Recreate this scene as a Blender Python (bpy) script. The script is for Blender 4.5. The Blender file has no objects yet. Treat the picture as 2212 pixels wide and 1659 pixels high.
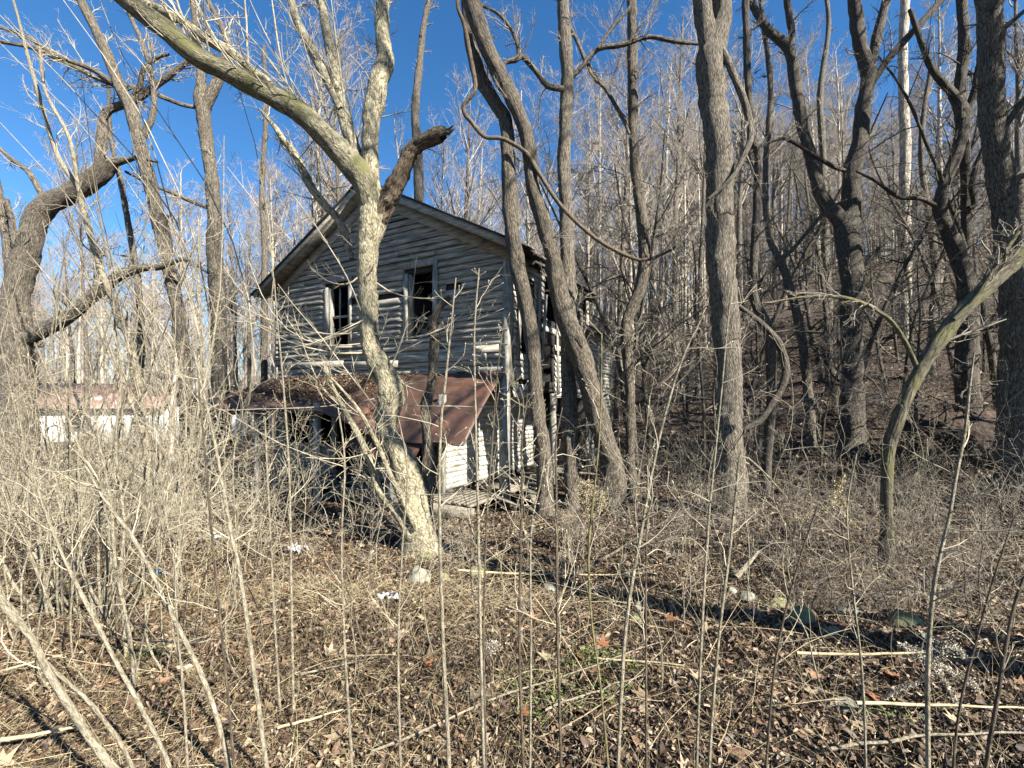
import bpy, math, random
import numpy as np
R = math.radians
S = bpy.context.scene
COL = S.collection
rng = np.random.default_rng(7)
random.seed(7)

# ---------------------------------------------------------------- camera, sky, sun
EYE = 2.05
F = 960.0                      # focal length in units of a 2212 px wide frame
cam = bpy.data.objects.new('camera', bpy.data.cameras.new('camera'))
COL.objects.link(cam)
cam.location = (0, 0, EYE)
cam.rotation_euler = (R(90), 0, 0)
cam.data.sensor_width = 36
cam.data.lens = 36 * F / 2212
cam.data.shift_y = 35.5 / 2212
cam.data.clip_start = 0.05
cam.data.clip_end = 2000
S.camera = cam

SUN_AZ, SUN_EL = 132.0, 36.0   # azimuth clockwise from the view direction
W = bpy.data.worlds.new('World'); S.world = W
W.use_nodes = True
nt = W.node_tree
sky = nt.nodes.new('ShaderNodeTexSky')
sky.sky_type = 'NISHITA'; sky.sun_disc = False
sky.sun_elevation = R(SUN_EL); sky.sun_rotation = R(SUN_AZ)
sky.altitude = 400; sky.air_density = 1.0; sky.dust_density = 0.3; sky.ozone_density = 3.5
hs = nt.nodes.new('ShaderNodeHueSaturation'); hs.inputs['Saturation'].default_value = 1.24; hs.inputs['Hue'].default_value = .5
nt.links.new(sky.outputs[0], hs.inputs['Color']); nt.links.new(hs.outputs[0], nt.nodes['Background'].inputs[0])
nt.nodes['Background'].inputs[1].default_value = 0.058
sun = bpy.data.objects.new('sun', bpy.data.lights.new('sun', 'SUN'))
COL.objects.link(sun)
sun.data.energy = 5.0; sun.data.angle = R(0.5); sun.data.color = (1.0, 0.94, 0.84)
sun.rotation_euler = (R(90 - SUN_EL), 0, math.pi - R(SUN_AZ))
S.view_settings.view_transform = 'Standard'
S.view_settings.look = 'None'
S.view_settings.exposure = 1.86
S.view_settings.gamma = 1
try:
    S.cycles.max_bounces = 6; S.cycles.diffuse_bounces = 3; S.cycles.glossy_bounces = 2
    S.cycles.transparent_max_bounces = 4
except Exception: pass

# ---------------------------------------------------------------- terrain
def sm(a, b, x):
    t = np.clip((np.asarray(x, float) - a) / (b - a), 0, 1)
    return t * t * (3 - 2 * t)
def height(x, y):
    x = np.asarray(x, float); y = np.asarray(y, float)
    h = 0.45 * (1 - sm(1.5, 6.0, y)) + 0.10 * sm(1.0, 4.0, x) * sm(3, 6, y)
    h = h - 0.12 * sm(6, 9, y) * (1 - sm(1, 3, x)) - 0.45 * sm(8, 13, y) * sm(0.5, -5, x)
    q = x * 0.75 + y * 0.65 - 12.5
    rise = np.where(q > 0, q, 0)
    h = h + 36 * (1 - np.exp(-(rise * rise / (rise + 3)) * 0.50 / 36))
    h = h + 0.07 * np.sin(x * 1.3 + 0.7) * np.sin(y * 1.1 + x * .4) * sm(1, 5, np.hypot(x, y)) + 0.02 * np.sin(x * 4.1) * np.sin(y * 3.7 + 1)
    d = (y - (3.95 - 0.16 * (x - 2)))
    h = h - 0.28 * np.exp(-((d - .45) / .38) ** 2) * sm(1.6, 2.6, x)
    h = h + 0.35 * np.sin(x * .13 + 1) * np.sin(y * .11) * sm(15, 40, np.hypot(x, y))
    return h
def gz(x, y): return float(height(x, y))
def px(x, y, d):               # a point seen at (x, y) of the frame, d metres away
    return np.array([(x - 1106) / F * d, d, EYE + (865 - y) / F * d])

# ---------------------------------------------------------------- materials
def mat(name):
    m = bpy.data.materials.new(name); m.use_nodes = True
    n = m.node_tree.nodes; l = m.node_tree.links
    return m, n, l, n['Principled BSDF']
def ramp(n, stops, k=.64):
    r = n.new('ShaderNodeValToRGB')
    while len(r.color_ramp.elements) < len(stops): r.color_ramp.elements.new(0.5)
    for e, (p, c) in zip(r.color_ramp.elements, stops):
        e.position = p; e.color = (*(min(1, v * k) for v in c), 1)
    return r
def bump(n, l, src, b, strength, dist=0.02):
    u = n.new('ShaderNodeBump'); u.inputs['Strength'].default_value = strength
    u.inputs['Distance'].default_value = dist
    l.new(src, u.inputs['Height']); l.new(u.outputs[0], b.inputs['Normal'])
def bark(name, dark, mid, light, sx=9, sy=1.6, moss=None, ridge=0.7):
    m, n, l, b = mat(name)
    a = n.new('ShaderNodeAttribute'); a.attribute_name = 'bark'
    mp = n.new('ShaderNodeMapping'); mp.inputs['Scale'].default_value = (sx, sx, sy)
    l.new(a.outputs['Vector'], mp.inputs[0])
    ns = n.new('ShaderNodeTexNoise'); ns.inputs['Scale'].default_value = 2.2; ns.inputs['Detail'].default_value = 6
    ns.inputs['Roughness'].default_value = .7; ns.inputs['Distortion'].default_value = .5
    l.new(mp.outputs[0], ns.inputs[0])
    vo = n.new('ShaderNodeTexVoronoi'); vo.feature = 'DISTANCE_TO_EDGE'; vo.inputs['Scale'].default_value = 3.2
    l.new(mp.outputs[0], vo.inputs[0])
    mx = n.new('ShaderNodeMath'); mx.operation = 'MULTIPLY_ADD'; mx.inputs[1].default_value = ridge
    l.new(vo.outputs['Distance'], mx.inputs[0]); l.new(ns.outputs[0], mx.inputs[2])
    r = ramp(n, [(.42, dark), (.56, mid), (.78, light)])
    l.new(mx.outputs[0], r.inputs[0])
    out = r.outputs[0]
    if moss:
        n2 = n.new('ShaderNodeTexNoise'); n2.inputs['Scale'].default_value = 3.0; n2.inputs['Detail'].default_value = 5
        l.new(a.outputs['Vector'], n2.inputs[0])
        r2 = ramp(n, [(.48, (0, 0, 0)), (.62, (1, 1, 1))], 1); l.new(n2.outputs[0], r2.inputs[0])
        mi = n.new('ShaderNodeMix'); mi.data_type = 'RGBA'
        l.new(r2.outputs[0], mi.inputs['Factor']); l.new(out, mi.inputs[6]); mi.inputs[7].default_value = (*moss, 1)
        out = mi.outputs[2]
    l.new(out, b.inputs['Base Color'])
    b.inputs['Roughness'].default_value = .9
    bump(n, l, mx.outputs[0], b, 1.0, 0.03)
    return m
def plain(name, c1, c2, scale=6, rough=.85, stretch=(1, 1, 1), bs=.4, coord='Object', mid=None):
    m, n, l, b = mat(name)
    t = n.new('ShaderNodeTexCoord'); mp = n.new('ShaderNodeMapping'); mp.inputs['Scale'].default_value = stretch
    l.new(t.outputs[coord], mp.inputs[0])
    ns = n.new('ShaderNodeTexNoise'); ns.inputs['Scale'].default_value = scale; ns.inputs['Detail'].default_value = 8
    ns.inputs['Roughness'].default_value = .68
    l.new(mp.outputs[0], ns.inputs[0])
    st = [(.33, c1), (.66, c2)] if mid is None else [(.3, c1), (.5, mid), (.68, c2)]
    r = ramp(n, st); l.new(ns.outputs[0], r.inputs[0]); l.new(r.outputs[0], b.inputs['Base Color'])
    b.inputs['Roughness'].default_value = rough
    if bs: bump(n, l, ns.outputs[0], b, bs)
    return m
def tinted(name, stops, rough=.75, trans=0):
    m, n, l, b = mat(name)
    a = n.new('ShaderNodeAttribute'); a.attribute_name = 'tint'
    r = ramp(n, stops); r.color_ramp.interpolation = 'LINEAR'
    l.new(a.outputs['Fac'], r.inputs[0])
    t = n.new('ShaderNodeTexCoord'); ns = n.new('ShaderNodeTexNoise'); ns.inputs['Scale'].default_value = 60
    l.new(t.outputs['Object'], ns.inputs[0])
    mu = n.new('ShaderNodeMix'); mu.data_type = 'RGBA'; mu.blend_type = 'MULTIPLY'; mu.inputs['Factor'].default_value = .6
    r3 = ramp(n, [(.3, (.45, .4, .36)), (.65, (1, 1, 1))], 1); l.new(ns.outputs[0], r3.inputs[0])
    l.new(r.outputs[0], mu.inputs[6]); l.new(r3.outputs[0], mu.inputs[7])
    l.new(mu.outputs[2], b.inputs['Base Color']); b.inputs['Roughness'].default_value = rough
    return m
M = {}
M['pale_bark'] = bark('pale_bark', (.09, .075, .045), (.34, .30, .19), (.62, .57, .41), 11, 5, ridge=.45)
M['limb_bark'] = bark('mossy_limb_bark', (.06, .055, .03), (.20, .18, .11), (.42, .38, .27), 14, 5, moss=(.10, .095, .035), ridge=.5)
M['grey_bark'] = bark('grey_ridged_bark', (.02, .016, .011), (.115, .095, .07), (.34, .295, .22), 20, 3.2)
M['brown_bark'] = bark('brown_ridged_bark', (.018, .013, .009), (.09, .072, .05), (.28, .235, .17), 20, 3.0)
M['dark_bark'] = bark('dark_bark', (.02, .017, .013), (.075, .062, .046), (.19, .16, .12), 20, 3.2)
M['moss_bark'] = bark('mossy_bark', (.03, .025, .015), (.10, .085, .05), (.19, .165, .10), 8, 2, moss=(.09, .085, .03))
M['rot_wood'] = bark('rotten_wood', (.03, .02, .012), (.13, .09, .055), (.34, .26, .16), 22, 3)
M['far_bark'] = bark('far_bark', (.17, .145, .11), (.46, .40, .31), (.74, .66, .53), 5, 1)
M['twig_pale'] = plain('pale_twig', (.30, .255, .17), (.62, .55, .40), 9, bs=0)
M['twig_grey'] = plain('grey_twig', (.20, .17, .13), (.46, .40, .31), 9, bs=0)
M['twig_dark'] = plain('dark_twig', (.06, .05, .038), (.16, .135, .10), 9, bs=0)
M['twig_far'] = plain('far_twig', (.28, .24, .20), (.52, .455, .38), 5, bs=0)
M['stem'] = bark('sapling_stem', (.22, .19, .12), (.46, .40, .28), (.66, .60, .46), 30, 12, ridge=.2)
M['cane'] = bark('brown_cane', (.06, .042, .028), (.18, .135, .086), (.34, .27, .18), 30, 8, ridge=.2)
M['greenish'] = bark('greenish_stem', (.14, .13, .05), (.30, .27, .11), (.44, .40, .2), 30, 8, ridge=.2)
M['straw'] = plain('straw', (.36, .28, .15), (.68, .58, .36), 14, bs=0)
M['siding'] = plain('weathered_siding', (.03, .027, .022), (.78, .73, .62), 2.6, stretch=(.6, .6, 9), bs=.6, mid=(.36, .335, .285))
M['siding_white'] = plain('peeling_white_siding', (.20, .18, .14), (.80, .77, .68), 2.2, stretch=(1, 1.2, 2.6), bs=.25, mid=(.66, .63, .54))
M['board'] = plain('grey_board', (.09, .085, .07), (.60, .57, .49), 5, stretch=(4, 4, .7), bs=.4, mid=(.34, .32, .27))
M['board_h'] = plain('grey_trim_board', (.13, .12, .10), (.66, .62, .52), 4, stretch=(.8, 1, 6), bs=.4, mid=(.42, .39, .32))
M['deck'] = plain('deck_board', (.08, .07, .055), (.42, .38, .29), 4, stretch=(5, 1, 5), bs=.4, mid=(.25, .22, .165))
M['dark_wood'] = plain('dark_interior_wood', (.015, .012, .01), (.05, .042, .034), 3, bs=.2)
M['shingle'] = plain('dark_roofing', (.018, .017, .017), (.085, .075, .066), 4, bs=.5)
M['rust'] = plain('rusty_metal', (.055, .028, .019), (.24, .115, .065), 2.2, rough=.6, stretch=(1, .5, 1), bs=.15, mid=(.12, .065, .045))
M['rust_red'] = plain('red_rust_roof', (.14, .055, .035), (.46, .33, .28), 1.1, rough=.6, stretch=(2, 1, 1), bs=.1)
M['white_paint'] = plain('white_paint', (.42, .42, .39), (.95, .95, .93), 1.3, bs=.05, mid=(.78, .78, .75))
M['red_paint'] = plain('faded_red_paint', (.25, .06, .03), (.4, .12, .07), 2, bs=.05)
M['pale_roof'] = plain('pale_metal_roof', (.45, .45, .42), (.66, .66, .64), 1.5, bs=.05)
M['stone'] = plain('lichen_stone', (.13, .125, .09), (.42, .42, .36), 7, bs=.6, mid=(.27, .27, .2))
M['mossy_stone'] = plain('mossy_stone', (.10, .10, .045), (.36, .35, .2), 6, bs=.6, mid=(.21, .21, .09))
M['glass'] = plain('dark_glass', (.02, .022, .025), (.04, .042, .045), 3, rough=.15, bs=0)
M['fluff'] = plain('seed_fluff', (.38, .33, .24), (.70, .65, .53), 30, bs=0)
M['paper'] = plain('pale_litter', (.45, .46, .46), (.85, .86, .85), 20, bs=.2)
M['blue'] = plain('blue_plastic', (.05, .25, .5), (.15, .45, .7), 20, bs=0)
M['cardboard'] = plain('grey_cardboard', (.16, .14, .12), (.26, .235, .2), 5, bs=.1)
M['terracotta'] = plain('terracotta', (.36, .12, .06), (.5, .2, .1), 5, bs=.1)
M['leaf'] = tinted('dead_leaf', [(0, (.030, .018, .011)), (.35, (.085, .05, .03)), (.62, (.185, .115, .065)), (.82, (.34, .245, .145)), (.93, (.48, .39, .26)), (1, (.36, .15, .07))], rough=.6)
M['grass'] = tinted('dry_grass', [(0, (.14, .10, .055)), (.5, (.34, .27, .15)), (1, (.58, .50, .31))])
M['green'] = tinted('green_ground_cover', [(0, (.05, .10, .015)), (1, (.22, .34, .06))])
def soil():
    m, n, l, b = mat('leafy_soil')
    t = n.new('ShaderNodeTexCoord')
    ns = n.new('ShaderNodeTexNoise'); ns.inputs['Scale'].default_value = 1.1; ns.inputs['Detail'].default_value = 12; ns.inputs['Roughness'].default_value = .75
    vo = n.new('ShaderNodeTexVoronoi'); vo.inputs['Scale'].default_value = 9; vo.inputs['Randomness'].default_value = 1
    l.new(t.outputs['Object'], ns.inputs[0]); l.new(t.outputs['Object'], vo.inputs[0])
    r1 = ramp(n, [(.3, (.022, .015, .010)), (.5, (.065, .042, .027)), (.7, (.15, .105, .066))]); l.new(ns.outputs[0], r1.inputs[0])
    r2 = ramp(n, [(.0, (.35, .32, .3)), (.6, (1, .95, .9)), (1, (1, 1, 1))], 1); l.new(vo.outputs['Color'], r2.inputs[0])
    mu = n.new('ShaderNodeMix'); mu.data_type = 'RGBA'; mu.blend_type = 'MULTIPLY'; mu.inputs['Factor'].default_value = 1
    l.new(r1.outputs[0], mu.inputs[6]); l.new(r2.outputs[0], mu.inputs[7])
    l.new(mu.outputs[2], b.inputs['Base Color']); b.inputs['Roughness'].default_value = .95
    bump(n, l, vo.outputs['Distance'], b, .8, .04)
    return m
M['soil'] = soil()

# ---------------------------------------------------------------- object helpers
def tag(o, label=None, cat=None, group=None, kind=None):
    if label: o['label'] = label
    if cat: o['category'] = cat
    if group: o['group'] = group
    if kind: o['kind'] = kind
    return o
def empty(name, loc=(0, 0, 0), rz=0):
    o = bpy.data.objects.new(name, None); COL.objects.link(o)
    o.location = tuple(float(v) for v in loc); o.rotation_euler = (0, 0, rz); o.empty_display_size = .1
    return o
def link(name, me, m, parent=None):
    o = bpy.data.objects.new(name, me); COL.objects.link(o)
    if m is not None and not me.materials: me.materials.append(m)
    if parent is not None: o.parent = parent
    return o
def mesh_np(name, V, faces_list, smooth=False, attr=None, vec=None):
    """V (n,3); faces_list: list of int arrays (m,k)"""
    me = bpy.data.meshes.new(name)
    V = np.ascontiguousarray(V, dtype=np.float32)
    me.vertices.add(len(V)); me.vertices.foreach_set('co', V.ravel())
    fl = [f for f in faces_list if len(f)]
    nl = sum(f.size for f in fl); nf = sum(len(f) for f in fl)
    me.loops.add(nl); me.polygons.add(nf)
    me.loops.foreach_set('vertex_index', np.concatenate([f.ravel() for f in fl]).astype(np.int32))
    tot = np.concatenate([np.full(len(f), f.shape[1]) for f in fl]).astype(np.int32)
    st = np.concatenate([[0], np.cumsum(tot)[:-1]]).astype(np.int32)
    me.polygons.foreach_set('loop_start', st)
    me.polygons.foreach_set('loop_total', tot)
    if smooth: me.polygons.foreach_set('use_smooth', np.ones(nf, bool))
    if attr is not None:
        a = me.attributes.new('tint', 'FLOAT', 'POINT'); a.data.foreach_set('value', np.asarray(attr, np.float32))
    if vec is not None:
        a = me.attributes.new('bark', 'FLOAT_VECTOR', 'POINT'); a.data.foreach_set('vector', np.asarray(vec, np.float32).ravel())
    me.update(calc_edges=True)
    return me
def nrm(a): return a / np.maximum(np.linalg.norm(a, axis=-1, keepdims=True), 1e-9)

class Tubes:
    def __init__(s): s.V = []; s.Q = []; s.C = []; s.n = 0
    def add(s, P, Rr, sides=3, seg_noise=0.0):
        """P (M,K,3), Rr (M,K)"""
        P = np.asarray(P, float); Rr = np.asarray(Rr, float)
        if P.ndim == 2: P = P[None]; Rr = Rr[None]
        if len(P) == 0: return
        Mn, K, _ = P.shape
        T = nrm(np.gradient(P, axis=1))
        ref = np.zeros((Mn, 3)); ov = P[:, -1] - P[:, 0]
        ax = np.argmin(np.abs(ov), axis=1); ref[np.arange(Mn), ax] = 1
        A = np.zeros_like(P)
        a = nrm(np.cross(T[:, 0], ref)); A[:, 0] = a
        for k in range(1, K):
            a = a - T[:, k] * np.sum(a * T[:, k], -1, keepdims=True); a = nrm(a); A[:, k] = a
        B = np.cross(T, A)
        th = np.arange(sides) * 2 * math.pi / sides
        c = np.cos(th)[None, None, :, None]; sn = np.sin(th)[None, None, :, None]
        rr = Rr[:, :, None, None]
        ln = np.concatenate([np.zeros((Mn, 1)), np.cumsum(np.linalg.norm(np.diff(P, axis=1), axis=-1), 1)], 1)
        if seg_noise:
            ph = rng.uniform(0, 6.28, (Mn, 1, 1)); l3 = ln[:, :, None]; t3 = th[None, None, :]
            nz = (np.sin(l3 * 5 + 2 * t3 + ph) + np.sin(l3 * 11 - 3 * t3 + 2 * ph) * .7 + np.sin(l3 * 2.3 + t3 + ph) * 1.2
                  + rng.normal(0, .8, (Mn, K, sides)))
            rr = rr * (1 + seg_noise * nz[..., None] * .4)
        V = P[:, :, None, :] + rr * (c * A[:, :, None, :] + sn * B[:, :, None, :])
        rm = Rr.mean(1)[:, None, None]
        off = rng.uniform(0, 20, (Mn, 1, 1))
        bv = np.stack([np.broadcast_to(np.cos(th)[None, None] * rm + off, (Mn, K, sides)),
                       np.broadcast_to(np.sin(th)[None, None] * rm, (Mn, K, sides)),
                       np.broadcast_to(ln[:, :, None] + off, (Mn, K, sides))], -1)
        idx = (s.n + np.arange(Mn * K * sides)).reshape(Mn, K, sides)
        nx = np.roll(idx, -1, axis=2)
        q = np.stack([idx[:, :-1], nx[:, :-1], nx[:, 1:], idx[:, 1:]], -1).reshape(-1, 4)
        s.V.append(V.reshape(-1, 3)); s.C.append(bv.reshape(-1, 3)); s.Q.append(q); s.n += Mn * K * sides
    def caps(s, P, Rr, sides):  # close the far end of thick stubs
        pass
    def mesh(s, name, smooth=True):
        if not s.V: return None
        return mesh_np(name, np.concatenate(s.V), [np.concatenate(s.Q)], smooth, vec=np.concatenate(s.C))
    def build(s, name, m, parent=None, origin=None, smooth=True):
        if not s.V: return None
        V = np.concatenate(s.V)
        if origin is not None: V = V - np.asarray(origin)
        me = mesh_np(name, V, [np.concatenate(s.Q)], smooth, vec=np.concatenate(s.C))
        return link(name, me, m, parent)

def spawn(P, Rr, L, n, lr, ang, K, up, wig, rs=.55, tmin=.2, tmax=1, bias=(0, 0, 0), rend=.35, weight=None, rmin=.0):
    Mn, Kp, _ = P.shape
    if weight is None: idx = np.repeat(np.arange(Mn), n)
    else: idx = rng.choice(Mn, n, p=weight / weight.sum())
    N = len(idx); t = rng.uniform(tmin, tmax, N)
    f = t * (Kp - 1); i = np.minimum(f.astype(int), Kp - 2); w = (f - i)[:, None]
    p0 = P[idx, i] * (1 - w) + P[idx, i + 1] * w
    tan = nrm(P[idx, i + 1] - P[idx, i])
    r0 = (Rr[idx, i] * (1 - w[:, 0]) + Rr[idx, i + 1] * w[:, 0])
    rv = rng.normal(size=(N, 3)); perp = nrm(rv - tan * np.sum(rv * tan, -1, keepdims=True))
    a = np.radians(rng.normal(ang, ang * .25, N))[:, None]
    d = nrm(np.cos(a) * tan + np.sin(a) * perp + np.asarray(bias))
    ln = L[idx] * lr * (1.05 - .6 * t) * rng.uniform(.55, 1.3, N)
    Q = np.zeros((N, K, 3)); Q[:, 0] = p0
    upv = np.array([0, 0, up]); turn = rng.normal(0, wig * .6, (N, 3))
    for k in range(1, K):
        d = nrm(d + rng.normal(0, wig, (N, 3)) + turn + upv)
        Q[:, k] = Q[:, k - 1] + d * (ln / (K - 1))[:, None]
    rb = np.maximum(r0 * rs * rng.uniform(.75, 1.15, N), rmin)
    RR = rb[:, None] * np.linspace(1, rend, K)[None]
    return Q, RR, ln

def catmull(P, step):
    P = np.asarray(P, float); n = len(P)
    if n < 2: return P
    E = np.vstack([2 * P[0] - P[1], P, 2 * P[-1] - P[-2]]); out = []
    for i in range(n - 1):
        p0, p1, p2, p3 = E[i:i + 4]
        k = max(2, int(np.linalg.norm(p2[:3] - p1[:3]) / step))
        t = (np.arange(k) / k)[:, None]
        out.append(.5 * ((2 * p1) + (-p0 + p2) * t + (2 * p0 - 5 * p1 + 4 * p2 - p3) * t ** 2 + (-p0 + 3 * p1 - 3 * p2 + p3) * t ** 3))
    out.append(P[-1:]); return np.vstack(out)
def limb(txt, d0, d1=None, step=.12, root=False, flare=1.35):
    """'x,y,w; x,y,w' frame points with widths -> resampled points + radii in metres"""
    pts = [tuple(float(v) for v in s.split(',')) for s in txt.replace('\n', ' ').split(';') if s.strip()]
    n = len(pts); d1 = d0 if d1 is None else d1; A = []
    w = pts[0][2]
    for i, p in enumerate(pts):
        if len(p) > 2: w = p[2]
        d = d0 + (d1 - d0) * i / max(1, n - 1)
        A.append([*px(p[0], p[1], d), w / F * d / 2])
    A = np.array(A)
    if root:
        g = gz(A[0, 0], A[0, 1])
        b = A[0].copy()
        if A[0, 2] > g + .12: b[2] = g - .12; b[3] = A[0, 3] * flare; A = np.vstack([b, A])
        else: A[0, 3] *= flare; A[0, 2] = min(A[0, 2], g - .05)
    C = catmull(A, step); C[:, 3] = np.maximum(C[:, 3], .002)
    return C

def resample(C, K):
    s = np.concatenate([[0], np.cumsum(np.linalg.norm(np.diff(C[:, :3], axis=0), axis=1))])
    t = np.linspace(0, s[-1], K)
    return np.stack([np.interp(t, s, C[:, k]) for k in range(4)], 1), s[-1]

def tree(name, label, cat, limbs, m, tm, twig=1.0, group=None, l1=(.9, 40), sizes=(16, 10), up=.05, tw_r=.0035, rank=8, noise=.12, spread=(0, 0, 0), base=None, own=None):
    """limbs: list of resampled arrays (first = trunk)"""
    t0 = limbs[0][0, :3]
    org = np.array([t0[0], t0[1], gz(t0[0], t0[1])]) if base is None else np.array(base)
    root = tag(empty(name, org), label, cat, group)
    T = Tubes()
    for i, C in enumerate(limbs):
        if own and i in own:
            T2 = Tubes(); T2.add(C[:, :3], C[:, 3], 16, own[i][2]); T2.build(own[i][0], M[own[i][1]], root, org); continue
        T.add(C[:, :3], C[:, 3], 16 if C[0, 3] > .06 else (10 if C[0, 3] > .02 else 6), noise)
    T.build('trunk', m, root, org)
    if twig > 0:
        RS = [resample(C, 12) for C in limbs]
        P = np.array([r[0][:, :3] for r in RS]); Rr = np.array([r[0][:, 3] for r in RS]); L = np.array([r[1] for r in RS])
        w = L * np.where(np.arange(len(L)) == 0, .6, 1)
        K = Tubes()
        n1 = int(L.sum() * 2.2 * twig) + 2
        a, ar, al = spawn(P, Rr, np.full(len(L), l1[0] * 2), n1, .5, l1[1], 7, up, .16, .3, .25, bias=spread, weight=w, rmin=tw_r * 1.6)
        ar = np.minimum(ar, tw_r * 5 * np.linspace(1, .4, 7)[None])
        b, br, bl = spawn(a, ar, al, rank, .5, 42, 5, up, .16, .6, .15)
        c, cr, cl = spawn(b, br, bl, 3, .5, 40, 4, up, .14, .65, .15)
        for x, xr, sd in ((a, ar, 5), (b, br, 4), (c, cr, 3)):
            K.add(x, np.maximum(xr, tw_r * .55), sd)
        K.build('crown', tm, root, org)
    return root

# ---------------------------------------------------------------- ground
def make_ground():
    na, nr = 420, 230
    r = .25 * (900 / .25) ** (np.linspace(0, 1, nr))
    th = np.linspace(0, 2 * math.pi, na, endpoint=False)
    X = r[:, None] * np.sin(th)[None]; Y = r[:, None] * np.cos(th)[None]
    Z = height(X, Y) + rng.normal(0, .006, X.shape) * (X ** 2 + Y ** 2 < 900)
    V = np.stack([X, Y, Z], -1).reshape(-1, 3)
    V = np.vstack([V, [[0, 0, gz(0, 0)]]])
    i = np.arange(nr * na).reshape(nr, na); j = np.roll(i, -1, 1)
    Q = np.stack([i[:-1], i[1:], j[1:], j[:-1]], -1).reshape(-1, 4)
    c = np.full(na, nr * na)
    Tt = np.stack([c, i[0], j[0]], -1)
    me = mesh_np('ground', V, [Q, Tt], True)
    tag(link('ground', me, M['soil']), 'leaf covered woodland ground sloping up to the hill', 'ground', kind='structure')
make_ground()

# ---------------------------------------------------------------- the old house
class MB:
    def __init__(s): s.V = []; s.Q = []; s.n = 0
    def hexa(s, c8):   # 4 bottom/back then 4 top/front corners, same winding
        c = s.n; s.V.append(np.asarray(c8, float)); s.n += 8
        s.Q.append(np.array([[0, 3, 2, 1], [4, 5, 6, 7], [0, 1, 5, 4], [1, 2, 6, 5], [2, 3, 7, 6], [3, 0, 4, 7]]) + c)
    def box(s, x0, x1, y0, y1, z0, z1, rz=0, tilt=0):
        C = np.array([[x0, y0, z0], [x1, y0, z0], [x1, y1, z0], [x0, y1, z0], [x0, y0, z1], [x1, y0, z1], [x1, y1, z1], [x0, y1, z1]], float)
        if rz or tilt:
            m = C.mean(0); D = C - m
            ca, sa = math.cos(rz), math.sin(rz); D = D @ np.array([[ca, sa, 0], [-sa, ca, 0], [0, 0, 1]])
            ca, sa = math.cos(tilt), math.sin(tilt); D = D @ np.array([[ca, 0, sa], [0, 1, 0], [-sa, 0, ca]])
            C = D + m
        s.hexa(C)
    def bar(s, a, b, w, t, up=(0, 0, 1)):   # board from a to b, w wide along up, t thick
        a = np.array(a, float); b = np.array(b, float); d = nrm(b - a); u = np.array(up, float)
        n = nrm(np.cross(d, u)); u = np.cross(n, d)
        o = [(-1, -1), (1, -1), (1, 1), (-1, 1)]
        s.hexa([a + n * x * t / 2 + u * y * w / 2 for x, y in o] + [b + n * x * t / 2 + u * y * w / 2 for x, y in o])
    def strip(s, secs):   # secs (K,4,3) closed section swept
        secs = np.asarray(secs, float); K = len(secs); c = s.n
        s.V.append(secs.reshape(-1, 3)); s.n += 4 * K
        i = c + np.arange(K * 4).reshape(K, 4); j = np.roll(i, -1, 1)
        s.Q.append(np.stack([i[:-1], i[1:], j[1:], j[:-1]], -1).reshape(-1, 4))
        s.Q.append(np.array([[i[0, 0], i[0, 1], i[0, 2], i[0, 3]], [i[-1, 3], i[-1, 2], i[-1, 1], i[-1, 0]]]))
    def build(s, name, m, parent=None):
        me = mesh_np(name, np.concatenate(s.V), [np.concatenate(s.Q)]); return link(name, me, m, parent)

def lap(mb, frame, L, z0, z1, exp, opens=(), top=None, warp=.012, miss=.03, a0=0.0, seed=1, tip=.022):
    """clapboards on a wall: frame(a, out, z) -> xyz; opens: (a0,a1,z0,z1)"""
    g = np.random.default_rng(seed); z = z0
    while z < z1 - .02:
        zt = z + exp * 1.12
        lo_b, hi_b, lo_t, hi_t = a0, L, a0, L
        if top is not None:
            lo_b, hi_b = top(z); lo_t, hi_t = top(min(zt, z1))
            if hi_b - lo_b < .1: break
            hi_t = max(hi_t, lo_t + .01)
        cuts = sorted([(o[0], o[1]) for o in opens if o[2] < z + exp * .6 and o[3] > z + exp * .4])
        spans = []; cur = lo_b
        for c in cuts:
            if c[0] > cur: spans.append((cur, c[0]))
            cur = max(cur, c[1])
        if hi_b > cur: spans.append((cur, hi_b))
        for (p, q) in spans:
            e = [p]
            while q - e[-1] > 2.6: e.append(e[-1] + g.uniform(1.1, 2.6))
            e.append(q)
            for k in range(len(e) - 1):
                if g.random() < miss: continue
                A, B = e[k] + .002, e[k + 1] - .002
                if B - A < .03: continue
                nn = max(2, int((B - A) / .22) + 1); u = np.linspace(0, 1, nn)
                ab = A + (B - A) * u
                At = lo_t + .002 if abs(e[k] - lo_b) < 1e-6 else A; Bt = hi_t - .002 if abs(e[k + 1] - hi_b) < 1e-6 else B
                at = At + (Bt - At) * u
                dz = g.normal(0, .004) + u * g.normal(0, .008); sag = np.cumsum(g.normal(0, warp * .3, nn))
                wo = np.abs(g.normal(0, warp * .7)) + np.abs(np.cumsum(g.normal(0, warp * .45, nn)))
                if g.random() < .05: wo = wo + .05 * u ** 2
                secs = []
                for i in range(nn):
                    zb = z + dz[i] + sag[i] * .4
                    secs.append([frame(at[i], .004, zt), frame(at[i], .014, zt), frame(ab[i], tip + .012 + wo[i], zb), frame(ab[i], tip - .002 + wo[i], zb)])
                mb.strip(secs)
        z += exp

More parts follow.
